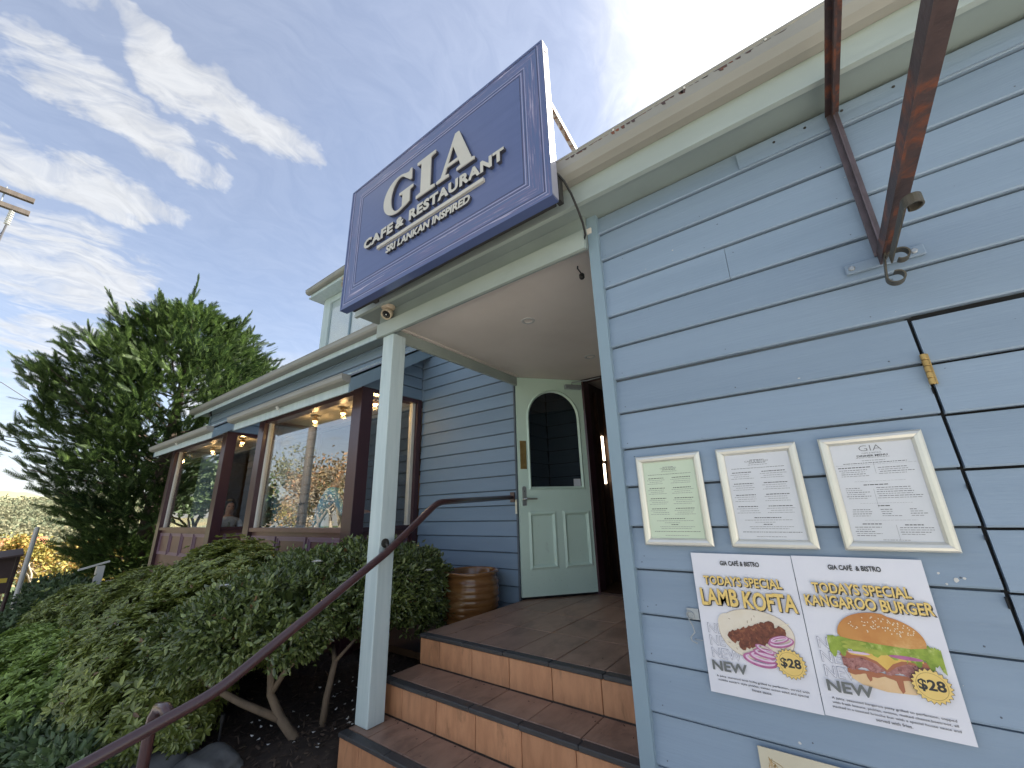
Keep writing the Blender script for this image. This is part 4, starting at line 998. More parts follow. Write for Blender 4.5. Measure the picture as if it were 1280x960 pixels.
for (xa, za, xb, zb) in ((-.352, -.420, -.165, -.352), (-.335, -.438, -.170, -.368)):     # skewers
    dx, dz = xb-xa, zb-za; L = math.hypot(dx, dz); nx_, nz_ = -dz/L*.0011, dx/L*.0011
    art(P1, [[(xa-nx_, za-nz_), (xb-nx_, zb-nz_), (xb+nx_, zb+nz_), (xa+nx_, za+nz_)]], 'seed')
for (xa, za, xb, zb) in ((-.328, -.405, -.215, -.366), (-.300, -.424, -.190, -.378)):
    for k in range(11):
        t = k/10; cx, cz = xa+(xb-xa)*t, za+(zb-za)*t
        art(P1, [[(cx+rr.uniform(.75, 1.35)*.012*math.cos(a_), cz+rr.uniform(.75, 1.4)*.0155*math.sin(a_)) for a_ in np.linspace(0, 6.28, 11)[:-1]]], 'meat')
for (cx, cz, rx, rz, ro_) in ((-.262, -.462, .046, .018, -.12), (-.250, -.452, .040, .015, -.1), (-.240, -.441, .036, .013, -.08), (-.243, -.430, .026, .010, -.35), (-.196, -.405, .036, .014, .25), (-.200, -.398, .028, .010, .3)):
    LAY[0] -= .00006; MB().plate([ell(cx, cz, rx, rz, 30, ro_), ell(cx+.001, cz+.0012, rx*.86, rz*.70, 30, ro_)], wall_xz(LAY[0]), (0, -1, 0), .00004, back=False).link('food_print', 'onion_ring', P1)
    LAY[0] -= .00006; MB().plate([ell(cx+.001, cz+.0012, rx*.86, rz*.70, 30, ro_), ell(cx+.002, cz+.002, rx*.72, rz*.46, 30, ro_)], wall_xz(LAY[0]), (0, -1, 0), .00004, back=False).link('food_print', 'onion_pale', P1)
hand_title(P1, 'TODAYS SPECIAL', X+.031, X+.258, -.257, -.229); hand_title(P1, 'LAMB KOFTA', X+.015, X+.287, -.320, -.269, .026)
price(P1, -.181, -.458); ptext(P1, 'NEW', X+.018, X+.119, -.509, -.481, 'ink_grey', name='word_new', bold=.03)

# poster with the burger
LAY[0] = 1.6055
P2 = poster(-.1225, -.1578, 'white poster advertising a kangaroo burger, right of the pair', 'paper_white')
X = -.1225
ptext(P2, 'GIA CAFÉ  & BISTRO', X+.087, X+.207, -.193, -.176, 'ink', name='heading', bold=.03, jit=.06)
common(P2, X, [('A juicy, seasoned kangaroo patty grilled to perfection, topped', .247), ('with fresh lettuce, pickles, onions, melted cheese,beetroot, all', .248), ('stacked in a toasted brioche bun with a special house sauce and', .252), ('served with fries.', .072)])
def wavy(xa, xb, ztop, zbot, amp, k, seed, tilt=0.0):
    q = random.Random(seed); n = 34; up = []; dn = []
    for i in range(n+1):
        t = i/n; x = xa+(xb-xa)*t; e = tilt*(t-.5)
        up.append((x, ztop+e+q.uniform(-.3, .3)*amp)); dn.append((x+q.uniform(-.001, .001), zbot+e+amp*math.sin(k*t*6.283+seed)+q.uniform(-.3, .3)*amp))
    return dn+up[::-1]
art(P2, [[(-.045, -.452), (.128, -.448), (.118, -.472), (.085, -.484), (.03, -.488), (-.02, -.480), (-.04, -.468)]], 'bun_pale')
art(P2, [wavy(-.046, .13, -.445, -.456, .003, 4, 9)], 'sauce')
art(P2, [[(-.008, -.448), (.006, -.448), (.003, -.466), (-.002, -.470), (-.006, -.462)]], 'sauce'); art(P2, [[(.052, -.448), (.068, -.448), (.066, -.480), (.060, -.486), (.055, -.474)]], 'sauce')
art(P2, [wavy(-.054, .040, -.408, -.443, .004, 2, 2)], 'meat_pink'); art(P2, [wavy(.036, .134, -.410, -.444, .004, 2, 4)], 'meat_pink')
art(P2, [[(-.058, -.414), (-.035, -.402), (.10, -.400), (.135, -.408), (.133, -.418), (.085, -.415), (.062, -.425), (.040, -.442), (.018, -.424), (-.01, -.414), (-.04, -.421)]], 'sauce')
art(P2, [[(-.04, -.402), (.12, -.398), (.118, -.408), (.075, -.410), (.055, -.420), (.040, -.436), (.022, -.418), (.0, -.410), (-.03, -.410)]], 'cheese')
art(P2, [wavy(-.076, .156, -.372, -.402, .008, 6, 1, -.01)], 'lettuce'); art(P2, [wavy(.085, .158, -.365, -.412, .010, 3, 5, -.012)], 'lettuce'); art(P2, [wavy(-.078, -.035, -.372, -.412, .008, 2, 8, .008)], 'lettuce')
art(P2, [ell(-.02, -.391, .026, .006, 20, .05)], 'pickle'); art(P2, [ell(.02, -.396, .030, .006, 20, -.05)], 'pickle')
art(P2, [ell(.085, -.401, .034, .0045, 20, -.02)], 'onion_ring'); art(P2, [ell(-.012, -.404, .024, .003, 20, .0)], 'onion_pale'); art(P2, [ell(-.018, -.380, .028, .005, 20, .05)], 'pickle')
art(P2, [[(-.050, -.360)]+[(.042+.092*math.cos(t), -.362+.063*math.sin(t)*(1.0 if math.cos(t) < .2 else .93)) for t in np.linspace(math.pi, 0, 26)]+[(.132, -.372), (.10, -.378), (.04, -.376), (-.02, -.372), (-.045, -.368)]], 'bun')
rr = random.Random(12)
for _ in range(70):
    a_, q = rr.uniform(.25, 2.7), rr.uniform(.35, .95)
    art(P2, [ell(.045+.085*q*math.cos(a_), -.358+.055*q*math.sin(a_), .0020, .0012, 7, rr.uniform(0, 3))], 'seed')
hand_title(P2, 'TODAYS SPECIAL', X+.037, X+.255, -.256, -.228); hand_title(P2, 'KANGAROO BURGER', X+.012, X+.291, -.293, -.263, .022)
price(P2, .121, -.456); ptext(P2, 'NEW', X+.020, X+.122, -.508, -.480, 'ink_grey', name='word_new', bold=.03)
# the notice at the foot of the wall
N_ = thing('notice', 'cream decorated notice cut off at the bottom of the blue wall', 'notice', (-.05, 1.6, -1.0))
MB().box(-.312, .21, 1.6075, 1.6105, -1.06, -.691).link('notice_board', 'paper_cream', N_)
vn = MB(); rr = random.Random(2)
for k in range(7):
    x, z = -.30+rr.uniform(0, .03), -.70-rr.uniform(0, .03); pts = [(x, 1.6068, z)]
    for j in range(5): x += rr.uniform(-.006, .01); z -= rr.uniform(0, .01); pts.append((x, 1.6068, z))
    vn.tube(pts, .0007, 4)
vn.link('vine_print', 'brass', N_)
# cabin hook
hk = thing('cabin_hook', 'galvanised hook and staple beside the lamb poster', 'hook', (-.45, 1.6, -.36))
MB().box(-.462, -.424, 1.6085, 1.6125, -.372, -.338).link('hook_plate', 'steel_galv', hk)
MB().tube([(-.452+.011*math.cos(t), 1.604, -.359+.011*math.sin(t)) for t in np.linspace(-1.2, 4.6, 12)]+[(-.458, 1.603, -.371), (-.447, 1.602, -.392), (-.444, 1.602, -.410), (-.455, 1.602, -.421), (-.460, 1.602, -.428), (-.455, 1.602, -.437), (-.440, 1.602, -.441)], .0021, 6).link('hook_rod', 'steel_galv', hk, smooth=True)
MB().tube([(-.446, 1.6135, -.431), (-.446, 1.604, -.431), (-.422, 1.604, -.431)], .0016, 6).link('staple', 'steel_galv', hk)

# ------------------------------------------------------------------ old iron sign bracket
def iron_bracket():
    T_ = thing('iron_sign_bracket', 'rusty iron sign bracket with scrolls bolted high on the blue wall', 'bracket', (.298, 1.6, .73))
    x = .300
    pl_ = MB().box(.205, .398, 1.603, 1.6125, .712, .748).link('wall_plate', 'board_blue', T_); bevel(pl_, .003, 1)
    for xb in (.222, .372): MB().lathe([(0, -.006), (.006, -.006), (.009, -.003), (.009, .001)], (xb, 1.603, .730), 10, axis='y').link('bolt', 'steel_galv', T_)
    # angle up the wall
    MB().box(x-.017, x+.017, 1.596, 1.600, .745, 1.36).box(x-.002, x+.002, 1.572, 1.5955, .745, 1.36).link('wall_strap', 'iron_purple', T_)
    # upper arm, a tee projecting over the footpath
    MB().box(x-.020, x+.020, .42, 1.60, 1.341, 1.346).box(x-.003, x+.003, .42, 1.60, 1.315, 1.3405).link('upper_arm', 'rust_metal', T_)
    # lower arm, angle iron rising slightly
    def arm(xa, xb, za, zb, nm, m_):
        y0, y1 = 1.602, .40; dz = .030
        MB().add([(xa, y0, za), (xb, y0, za), (xb, y0, zb), (xa, y0, zb), (xa, y1, za+dz), (xb, y1, za+dz), (xb, y1, zb+dz), (xa, y1, zb+dz)], [(0, 1, 2, 3), (7, 6, 5, 4), (0, 4, 5, 1), (1, 5, 6, 2), (2, 6, 7, 3), (3, 7, 4, 0)]).link(nm, m_, T_)
    arm(x-.010, x-.004, .715, .760, 'lower_arm', 'rust_metal'); arm(x-.0039, x+.032, .740, .746, 'lower_arm_flange', 'rust_metal')
    # scrolls: flat strap rolled in a plane parallel to the wall, its width pointing at the street
    def strap(path, y0, wd, th=.004):
        m_ = MB(); n = len(path); v = []; P = [Vector((a_, 0, b_)) for a_, b_ in path]
        for i, p in enumerate(P):
            t = (P[min(i+1, n-1)]-P[max(i-1, 0)]).normalized(); nn = Vector((-t.z, 0, t.x))*th/2
            for q, yy in ((p+nn, y0), (p+nn, y0+wd), (p-nn, y0+wd), (p-nn, y0)): v.append((q.x, yy, q.z))
        fs = []
        for i in range(n-1):
            for j in range(4): fs.append((i*4+j, i*4+(j+1) % 4, (i+1)*4+(j+1) % 4, (i+1)*4+j))
        fs += [(0, 1, 2, 3), ((n-1)*4+3, (n-1)*4+2, (n-1)*4+1, (n-1)*4)]
        m_.add(v, fs).link('scroll', 'scroll_iron', T_)
    def curl(cx, cz, r0, r1, t0, t1, n=18): return [(cx+(r0+(r1-r0)*i/n)*math.cos(t0+(t1-t0)*i/n), cz+(r0+(r1-r0)*i/n)*math.sin(t0+(t1-t0)*i/n)) for i in range(n+1)]
    pi = math.pi
    # the outer scroll lies level under the arm: its strap stands on edge and curls towards the hatch side
    path = [(.303, 1.53), (.302, 1.40), (.300, 1.27)]+[(.318+(.019-.005*i/18)*math.cos(pi-i/18*pi*1.7), 1.245-(.024-.006*i/18)*math.sin(i/18*pi*1.7)) for i in range(19)]
    v = []; n_ = len(path); P = [Vector((a_, b_, 0)) for a_, b_ in path]
    for i, p in enumerate(P):
        t = (P[min(i+1, n_-1)]-P[max(i-1, 0)]).normalized(); nn = Vector((-t.y, t.x, 0))*.002; z_ = .678+.03*(1.53-p.y)*.3
        for q, zz in ((p+nn, z_), (p+nn, z_+.026), (p-nn, z_+.026), (p-nn, z_)): v.append((q.x, q.y, zz))
    fs = [(i*4+j, i*4+(j+1) % 4, (i+1)*4+(j+1) % 4, (i+1)*4+j) for i in range(n_-1) for j in range(4)]+[(0, 1, 2, 3), (n_*4-1, n_*4-2, n_*4-3, n_*4-4)]
    MB().add(v, fs).link('scroll', 'scroll_iron', T_)
    strap([(.292, .700), (.305, .716), (.320, .722)]+curl(.330, .700, .021, .014, pi*.55, -pi*.75), 1.53, .028)
    strap([(.300, .735), (.292, .70), (.286, .660)]+curl(.305, .636, .022, .016, pi*.95, pi*2.55), 1.53, .028)
iron_bracket()

# ------------------------------------------------------------------ security cameras
def dome(c, label, s=1.0):
    T_ = thing('security_camera', label, 'camera', c, None)
    x, y, z = c
    MB().lathe([(0, 0), (.048*s, 0), (.050*s, -.006), (.040*s, -.022*s), (.022*s, -.028*s), (0, -.028*s)], (x, y, z), 20).link('mount', 'cream_plastic', T_, smooth=False)
    ax = Vector((.25, -.62, -.75)).normalized(); u = ax.cross(Vector((0, 0, 1))).normalized(); v = ax.cross(u); p0 = Vector((x, y, z-.052*s))
    prof = [(-.036, .0), (-.034, .018), (-.024, .032), (0, .040), (.018, .040), (.030, .037), (.030, .031), (.022, .029), (.020, .0)]
    n = 20; vs = []; fs = []; mi = []
    for (h, rad) in prof:
        for j in range(n): q = p0+ax*h*s+(u*math.cos(6.2832*j/n)+v*math.sin(6.2832*j/n))*rad*s; vs.append(tuple(q))
    for i in range(len(prof)-1):
        for j in range(n): fs.append((i*n+j, i*n+(j+1) % n, (i+1)*n+(j+1) % n, (i+1)*n+j)); mi.append(1 if i >= 7 else 0)
    b = MB().add(vs, fs); b.mi = mi; b.link('camera_body', ['cream_plastic', 'dark_iron'], T_, smooth=True)
    MB().tube([p0+ax*.018*s, p0+ax*.026*s], .014*s, 16).link('lens', 'lens_dark', T_); MB().tube([p0+ax*.026*s, p0+ax*.0265*s], .005*s, 10).link('lens_glass', 'porcelain', T_)
dome((-2.19, 1.525, 1.3945), 'cream round security camera under the porch soffit above the post', 1.0)
dome((-6.9, 3.80, 4.60), 'cream security camera under the upper eave beside the sign', 2.4)

# ------------------------------------------------------------------ glazed pot
P_ = thing('glazed_pot', 'brown ribbed glazed pot standing against the blue wall', 'pot', (-2.63, 2.93, -1.02))
pr = [(.0, 0), (.17, 0), (.185, .02)]
for k in range(9): pr += [(.19+.055*math.sin((k+.2)/9*2.2), .04+k*.048), (.199+.055*math.sin((k+.5)/9*2.2), .058+k*.048), (.19+.055*math.sin((k+.8)/9*2.2), .076+k*.048)]
pr += [(.225, .49), (.242, .505), (.246, .518), (.240, .530), (.222, .530), (.214, .515), (.205, .40)]
MB().lathe(pr, (-2.63, 2.88, -1.02), 40).link('pot_body', 'pot_glaze', P_, smooth=True)
MB().lathe([(0, .42), (.21, .42)], (-2.63, 2.88, -1.02), 24).link('pot_soil', 'soil', P_)

# ------------------------------------------------------------------ people at the tables
def person(loc, face, label, shirt, group, lean=.08, standing=False):
    T_ = thing('person', label, 'person', loc, group)
    seat = .47
    J = {'pel': (0, 0, seat+.10, .145, .12), 'wa': (0, .01, seat+.28, .13, .105), 'ch': (0, .03+lean*.5, seat+.46, .155, .115), 'sh': (0, .03+lean, seat+.56, .10, .08), 'nk': (0, .04+lean, seat+.635, .052, .052), 'hd0': (0, .055+lean, seat+.70, .072, .078), 'hd1': (0, .06+lean, seat+.78, .080, .095), 'hd2': (0, .05+lean, seat+.87, .06, .07), 'nose': (0, .155+lean, seat+.755, .014, .016)}
    E_ = [('pel', 'wa'), ('wa', 'ch'), ('ch', 'sh'), ('sh', 'nk'), ('nk', 'hd0'), ('hd0', 'hd1'), ('hd1', 'hd2'), ('hd1', 'nose')]
    for s_, n in ((-1, 'L'), (1, 'R')):
        J.update({n+'s': (.17*s_, .03+lean, seat+.53, .06, .06), n+'e': (.24*s_, .16+lean, seat+.29, .045, .045), n+'w': (.10*s_, .36+lean, seat+.305, .030, .028), n+'h': (.07*s_, .43+lean, seat+.31, .034, .022), n+'k': (.11*s_, .43, seat+.06, .072, .072), n+'a': (.12*s_, .42, .08, .045, .045), n+'t': (.12*s_, .55, .035, .035, .028), n+'q': (.09*s_, .10, seat+.09, .095, .09)})
        for kf, (dx, dl_) in enumerate(((-.024, .075), (-.008, .085), (.008, .082), (.024, .068))):
            J[n+'f%d' % kf] = (.07*s_+dx, .43+lean+dl_, seat+.30, .009, .009); E_.append((n+'h', n+'f%d' % kf))
        J[n+'th'] = (.07*s_-.045*s_, .45+lean, seat+.315, .010, .010); E_.append((n+'h', n+'th'))
        E_ += [('sh', n+'s'), (n+'s', n+'e'), (n+'e', n+'w'), (n+'w', n+'h'), ('pel', n+'q'), (n+'q', n+'k'), (n+'k', n+'a'), (n+'a', n+'t')]
    if standing:                      # legs straight below the hips, everything above lifted
        for s_, n in ((-1, 'L'), (1, 'R')): J[n+'q'] = (.09*s_, .0, .79, .09, .09); J[n+'k'] = (.10*s_, .02, .44, .062, .062); J[n+'a'] = (.10*s_, .0, .09, .042, .042); J[n+'t'] = (.11*s_, .13, .035, .034, .028)
        for k in J:
            if k[1:] not in ('q', 'k', 'a', 't') or k in ('wa', 'nk'): J[k] = J[k][:2]+(J[k][2]+.31,)+J[k][3:]
    names = list(J); idx = {k: i for i, k in enumerate(names)}
    me = bpy.data.meshes.new('b'); me.from_pydata([J[k][:3] for k in names], [(idx[a], idx[b]) for a, b in E_], [])
    ob = bpy.data.objects.new('b', me); COL.objects.link(ob)
    sk = ob.modifiers.new('s', 'SKIN'); sk.use_smooth_shade = True
    for i, k in enumerate(names):
        me.skin_vertices[0].data[i].radius = J[k][3:5]; me.skin_vertices[0].data[i].use_root = (k == 'pel')
    sd = ob.modifiers.new('d', 'SUBSURF'); sd.levels = 2
    bpy.context.view_layer.update()
    m2 = bpy.data.meshes.new_from_object(ob.evaluated_get(bpy.context.evaluated_depsgraph_get())); bpy.data.objects.remove(ob)
    for q in ('skin', shirt, 'trousers'): m2.materials.append(MATS[q])
    lift = .31 if standing else 0.0
    for p in m2.polygons:
        c = p.center; p.use_smooth = True; c = Vector((c.x, c.y, c.z-lift))
        if c.z > seat+.615: p.material_index = 0
        elif c.y > .34+lean and c.z > seat+.2: p.material_index = 0
        elif c.z > seat+.12 and c.y < .40+lean: p.material_index = 1
        else: p.material_index = 2
    rot = (0, 0, face)
    link('body', m2, None, T_, loc=loc, rot=rot); loc = (loc[0], loc[1], loc[2]+lift)
    hp = []; n = 18; hm = MB(); vs = []; fs = []
    for i in range(11):
        th_ = math.pi*i/10*.80
        for j in range(n):
            a = 2*math.pi*j/n; rx, ry, rz = .098, .108, .118
            x, y, z = rx*math.sin(th_)*math.cos(a), ry*math.sin(th_)*math.sin(a), rz*math.cos(th_)
            if y > .02 and z < .055: y = .02+(y-.02)*.15; z = max(z, .02+.2*z) if abs(x) < .07 else z
            vs.append((x*(1+.05*math.sin(7*a)), y+.035+lean, z+seat+.80-(.02 if y < 0 else 0)))
    for i in range(10):
        for j in range(n): fs.append((i*n+j, i*n+(j+1) % n, (i+1)*n+(j+1) % n, (i+1)*n+j))
    link('hair', me_(vs, fs, True), 'hair', T_, loc=loc, rot=rot)
    ey = MB()
    for s_ in (-1, 1): ey.lathe([(0, .012), (.008, .009), (.012, 0), (.008, -.009)], (.032*s_, .137+lean, seat+.785), 8)
    link('eyes', ey.mesh(), 'lens_dark', T_, loc=loc, rot=rot)
    link('mouth', MB().box(-.022, .022, .126+lean, .133+lean, seat+.712, seat+.719).mesh(), 'sauce', T_, loc=loc, rot=rot)
def dining_table(c, label, top):
    T_ = thing('dining_table', label, 'table', c)
    x, y, z = c
    bevel(MB().box(x-.38, x+.38, y-.32, y+.32, z+top-.035, z+top).link('table_top', 'wood_tan', T_), .006, 2)
    for sx in (-1, 1):
        for sy in (-1, 1): MB().box(x+sx*.33-.025, x+sx*.33+.025, y+sy*.27-.025, y+sy*.27+.025, z, z+top-.036).link('leg', 'wood_dark', T_)
def chair(c, face, label):
    T_ = thing('dining_chair', label, 'chair', c, 'dining chairs')
    rot = (0, 0, face)
    link('seat', MB().box(-.20, .20, -.20, .20, .43, .46).mesh(), 'wood_dark', T_, loc=c, rot=rot)
    link('backrest', MB().box(-.19, .19, -.215, -.19, .60, .86).mesh(), 'wood_dark', T_, loc=c, rot=rot)
    for sx in (-1, 1):
        for sy in (-1, 1): link('leg', MB().box(sx*.18-.016, sx*.18+.016, sy*.18-.016, sy*.18+.016, 0, .43 if sy > 0 else .86).mesh(), 'wood_dark', T_, loc=c, rot=rot)
FZ = -1.05
person((-8.60, 2.98, FZ), R_(-100), 'dark-haired person in a pale shirt seated in the far bay', 'shirt_pale', None)
chair((-8.61, 2.98, FZ), R_(-100), 'dark wooden chair under the person in the pale shirt')
dining_table((-7.95, 2.85, FZ), 'wooden table in the far bay in front of the seated person', .76)
person((-5.10, 2.80, FZ), R_(-25), 'person in a bright blue top standing behind the near bay glass', 'shirt_blue', None, standing=True)
dining_table((-4.35, 2.82, FZ), 'wooden table in the near bay beside the side window', .76)
for (x, y, z, lb_) in ((-7.72, 2.72, -.29, 'clear bottle on the far bay table'), (-4.12, 2.75, -.29, 'clear bottle on the near bay table')):
    tag(MB().lathe([(0, 0), (.036, 0), (.038, .01), (.038, .13), (.030, .16), (.014, .18), (.013, .225), (.016, .228), (.016, .24), (0, .24)], (x, y, z), 16).link('bottle', 'bottle_glass', smooth=True), lb_, 'bottle')
for (x, y, z, lb_) in ((-7.85, 2.95, -.29, 'small white cup on the far bay table'), (-4.30, 2.66, -.29, 'small white cup on the near bay table')):
    tag(MB().lathe([(0, 0), (.025, 0), (.036, .02), (.04, .07), (.037, .07), (.03, .02)], (x, y, z), 16).link('cup', 'porcelain', smooth=True), lb_, 'cup')

# ------------------------------------------------------------------ vegetation
def leaves_mesh(base, axis, side, L, Wd, fold=.25, curl=.15):
    """n leaves as folded blades: base points, unit axes, unit side vectors, lengths, widths -> (verts, faces) arrays"""
    n = len(base); nrm = np.cross(axis, side)
    L = L[:, None]; Wd = Wd[:, None]
    tip = base+axis*L-nrm*L*curl
    m1 = base+axis*L*.38; m2 = base+axis*L*.72-nrm*L*curl*.35
    v = np.stack([base, m1+side*Wd*.46+nrm*Wd*fold, m2+side*Wd*.42+nrm*Wd*fold*.8, tip, m2-side*Wd*.42+nrm*Wd*fold*.8, m1-side*Wd*.46+nrm*Wd*fold], 1).reshape(-1, 3)
    k = (np.arange(n)*6)[:, None]
    f = np.concatenate([k+np.array([[0, 3, 2, 1]]), k+np.array([[0, 5, 4, 3]])], 0)
    return v, f
def np_mesh(v, quads, smooth=False):
    me = bpy.data.meshes.new('f'); me.vertices.add(len(v)); me.vertices.foreach_set('co', np.asarray(v, dtype=np.float32).ravel())
    q = np.asarray(quads, dtype=np.int32); me.loops.add(q.size); me.loops.foreach_set('vertex_index', q.ravel())
    me.polygons.add(len(q)); me.polygons.foreach_set('loop_start', np.arange(0, q.size, q.shape[1], dtype=np.int32))
    if smooth: me.polygons.foreach_set('use_smooth', np.ones(len(q), dtype=bool))
    me.update(calc_edges=True); me.validate(); return me
def unit(a): return a/np.maximum(1e-9, np.linalg.norm(a, axis=-1, keepdims=True))
def lump(p, seed, fr=3.0):
    """cheap smooth noise for uneven outlines"""
    r_ = np.random.default_rng(seed); out = np.zeros(len(p))
    for k in range(5):
        w_ = r_.normal(size=3)*fr*(1+.5*k); out += np.sin(p@w_+r_.uniform(0, 6.28))/(1+.6*k)
    return out/2.2
def bush(name, label, cat, ells, material, n, leaf, rosette, seed, group=None, stems=None, low=-.55, amp=.13, loc=None, gap=.34):
    r_ = np.random.default_rng(seed)
    c0 = np.array(ells[0][0]); T_ = thing(name, label, cat, tuple(loc if loc else (c0[0], c0[1], ground_z(c0[0], c0[1]))), group)
    A = np.array([e[1][0]*e[1][1]+e[1][0]*e[1][2]+e[1][1]*e[1][2] for e in ells]); A = A/A.sum()
    P = []; N_ = []
    for (c, rad), a in zip(ells, A):
        m_ = int(n*a*1.9); d_ = unit(r_.normal(size=(m_, 3))); d_ = d_[d_[:, 2] > low]
        c = np.array(c); rad = np.array(rad); p = d_*rad
        nn = unit(d_/rad); lu = lump(p+c, seed, 3.2)+.6*lump(p+c, seed+5, 8)
        sc = (1+amp*lu)*(1-.26*r_.random(len(p))**2.2)*np.where(r_.random(len(p)) < .03, r_.uniform(1.06, 1.20, len(p)), 1.0)      # a few stray shoots
        P.append(c+p*sc[:, None]); N_.append(nn)
    P = np.concatenate(P); N_ = np.concatenate(N_)
    keep = (lump(P, seed+9, 6.5)+.7*lump(P, seed+13, 13)) > -gap
    for (c, rad) in ells: keep &= (np.linalg.norm((P-np.array(c))/np.array(rad), axis=1) > .66)
    P, N_ = P[keep], N_[keep]
    if rosette:
        k = rosette; up = unit(N_+np.array([0, 0, .55])+r_.normal(size=P.shape)*.22)
        t = unit(np.cross(up, r_.normal(size=P.shape))); b = np.cross(up, t)
        B_, AX, SD = [], [], []
        for j in range(k):
            a = 2*math.pi*(j+r_.random(len(P))*.5)/k; rad = t*np.cos(a)[:, None]+b*np.sin(a)[:, None]
            tilt = r_.uniform(.12, .75, len(P))[:, None]
            ax = unit(rad+up*tilt); sd = unit(np.cross(up, rad)); B_.append(P+rad*leaf*.06); AX.append(ax); SD.append(sd)
        P2_, AX, SD = np.concatenate(B_), np.concatenate(AX), np.concatenate(SD)
        L = leaf*np.repeat(r_.uniform(.6, 1.25, len(P))[None], rosette, 0).ravel()*r_.uniform(.7, 1.15, len(P2_)); v, fq = leaves_mesh(P2_, AX, SD, L, L*.40)
    else:
        ax = unit(N_*.55+r_.normal(size=P.shape)*.75+np.array([0, 0, -.1])); sd = unit(np.cross(ax, unit(N_+r_.normal(size=P.shape)*.5)))
        L = leaf*r_.uniform(.5, 1.35, len(P)); v, fq = leaves_mesh(P, ax, sd, L, L*.46)
    link('foliage', np_mesh(v, fq), material, T_, kind='stuff')
    # inner leaves, larger and loose, so that the crown is closed without a hard core
    Q = []
    for (c, rad), a in zip(ells, A):
        m_ = int(n*a*.55); q = unit(r_.normal(size=(m_, 3)))*(r_.uniform(.2, .66, m_)[:, None]); q = q[q[:, 2] > low*.8]; Q.append(np.array(c)+q*np.array(rad))
    Q = np.concatenate(Q); ax = unit(r_.normal(size=Q.shape)); sd = unit(np.cross(ax, r_.normal(size=Q.shape))); L = leaf*1.7*r_.uniform(.8, 1.3, len(Q))
    v, fq = leaves_mesh(Q, ax, sd, L, L*.6); link('inner_foliage', np_mesh(v, fq), material, T_, kind='stuff')
    if stems:
        for path, rads in stems: MB().tube(path, rads, 7).link('stem', 'bark', T_, smooth=True)
    return T_
GZ_ = ground_z
hedges = 'rhododendron shrubs in the garden bed'
bush('rhododendron_shrub', 'large rounded green shrub with whorled leaves under the near bay window', 'shrub', [((-4.75, 1.72, -.70), (1.25, .46, .45)), ((-3.95, 1.55, -.80), (.55, .42, .40))], 'leaf_rhodo', 13000, .050, 7, 11, hedges,
     [([(-4.6, 1.6, -1.4), (-4.7, 1.62, -1.0), (-4.9, 1.65, -.7)], [.03, .025, .015]), ([(-4.2, 1.5, -1.4), (-4.0, 1.5, -1.0)], [.03, .02])])
bush('rhododendron_shrub', 'long green shrub with whorled leaves below the far bay window', 'shrub', [((-6.9, 1.62, -1.04), (1.35, .55, .48)), ((-8.9, 1.5, -1.42), (1.35, .55, .52))], 'leaf_rhodo', 10500, .055, 6, 12, hedges,
     [([(-6.9, 1.6, -1.8), (-6.9, 1.6, -1.1)], [.035, .02]), ([(-8.8, 1.5, -2.0), (-8.9, 1.5, -1.4)], [.035, .02])])
bush('rhododendron_shrub', 'mid green shrub with whorled leaves between the camellia and the bright shrub', 'shrub', [((-3.95, 1.08, -.98), (.62, .42, .40)), ((-3.45, 1.02, -1.08), (.34, .30, .28)), ((-4.7, 1.12, -1.05), (.6, .42, .36))], 'leaf_rhodo', 10000, .047, 7, 13, hedges,
     [([(-3.9, 1.05, -1.5), (-3.95, 1.1, -1.0)], [.03, .018]), ([(-3.4, 1.05, -1.4), (-3.45, 1.05, -1.1)], [.022, .014])])
bush('rhododendron_shrub', 'bright yellow-green shrub at the left front of the garden bed', 'shrub', [((-4.75, .74, -1.28), (.75, .36, .40)), ((-6.1, .82, -1.45), (.95, .42, .44)), ((-7.8, .95, -1.62), (1.0, .45, .46))], 'leaf_bright', 12000, .050, 6, 14, hedges,
     [([(-4.75, .75, -1.75), (-4.75, .75, -1.3)], [.03, .018]), ([(-6.1, .8, -1.85), (-6.1, .82, -1.5)], [.03, .018])])
CAM = [((-2.98, 1.33, -.60), (.50, .46, .27)), ((-2.86, 2.02, -.52), (.42, .52, .33)), ((-3.22, 1.12, -.70), (.36, .32, .22)), ((-2.90, 2.45, -.62), (.27, .36, .36)), ((-3.2, 1.75, -.52), (.5, .45, .27))]
cs_ = bush('camellia_shrub', 'dark glossy camellia with white flowers and forked trunks beside the porch post', 'shrub', CAM, 'leaf_camellia', 42000, .038, 0, 21, None,
     [([(-2.66, 1.50, -1.26), (-2.78, 1.42, -1.12), (-2.86, 1.38, -1.00), (-2.85, 1.36, -.88), (-2.90, 1.34, -.68)], [.030, .026, .022, .020, .012]),
      ([(-2.78, 1.42, -1.12), (-2.94, 1.26, -1.02), (-3.06, 1.14, -.93), (-3.12, 1.12, -.80)], [.022, .02, .018, .012]),
      ([(-2.86, 1.38, -1.00), (-2.80, 1.42, -.88), (-2.72, 1.48, -.78), (-2.70, 1.5, -.62)], [.018, .016, .014, .010]),
      ([(-2.68, 1.62, -1.24), (-2.66, 1.62, -1.05), (-2.62, 1.63, -.86), (-2.74, 1.68, -.80)], [.022, .020, .017, .012]),
      ([(-3.06, 1.14, -.93), (-3.10, 1.06, -.86), (-3.12, 1.0, -.78)], [.012, .010, .007]), ([(-2.62, 1.63, -.86), (-2.56, 1.72, -.75)], [.012, .008])], low=-.75, amp=.10, loc=(-2.68, 1.53, -1.25))
rr = random.Random(8)
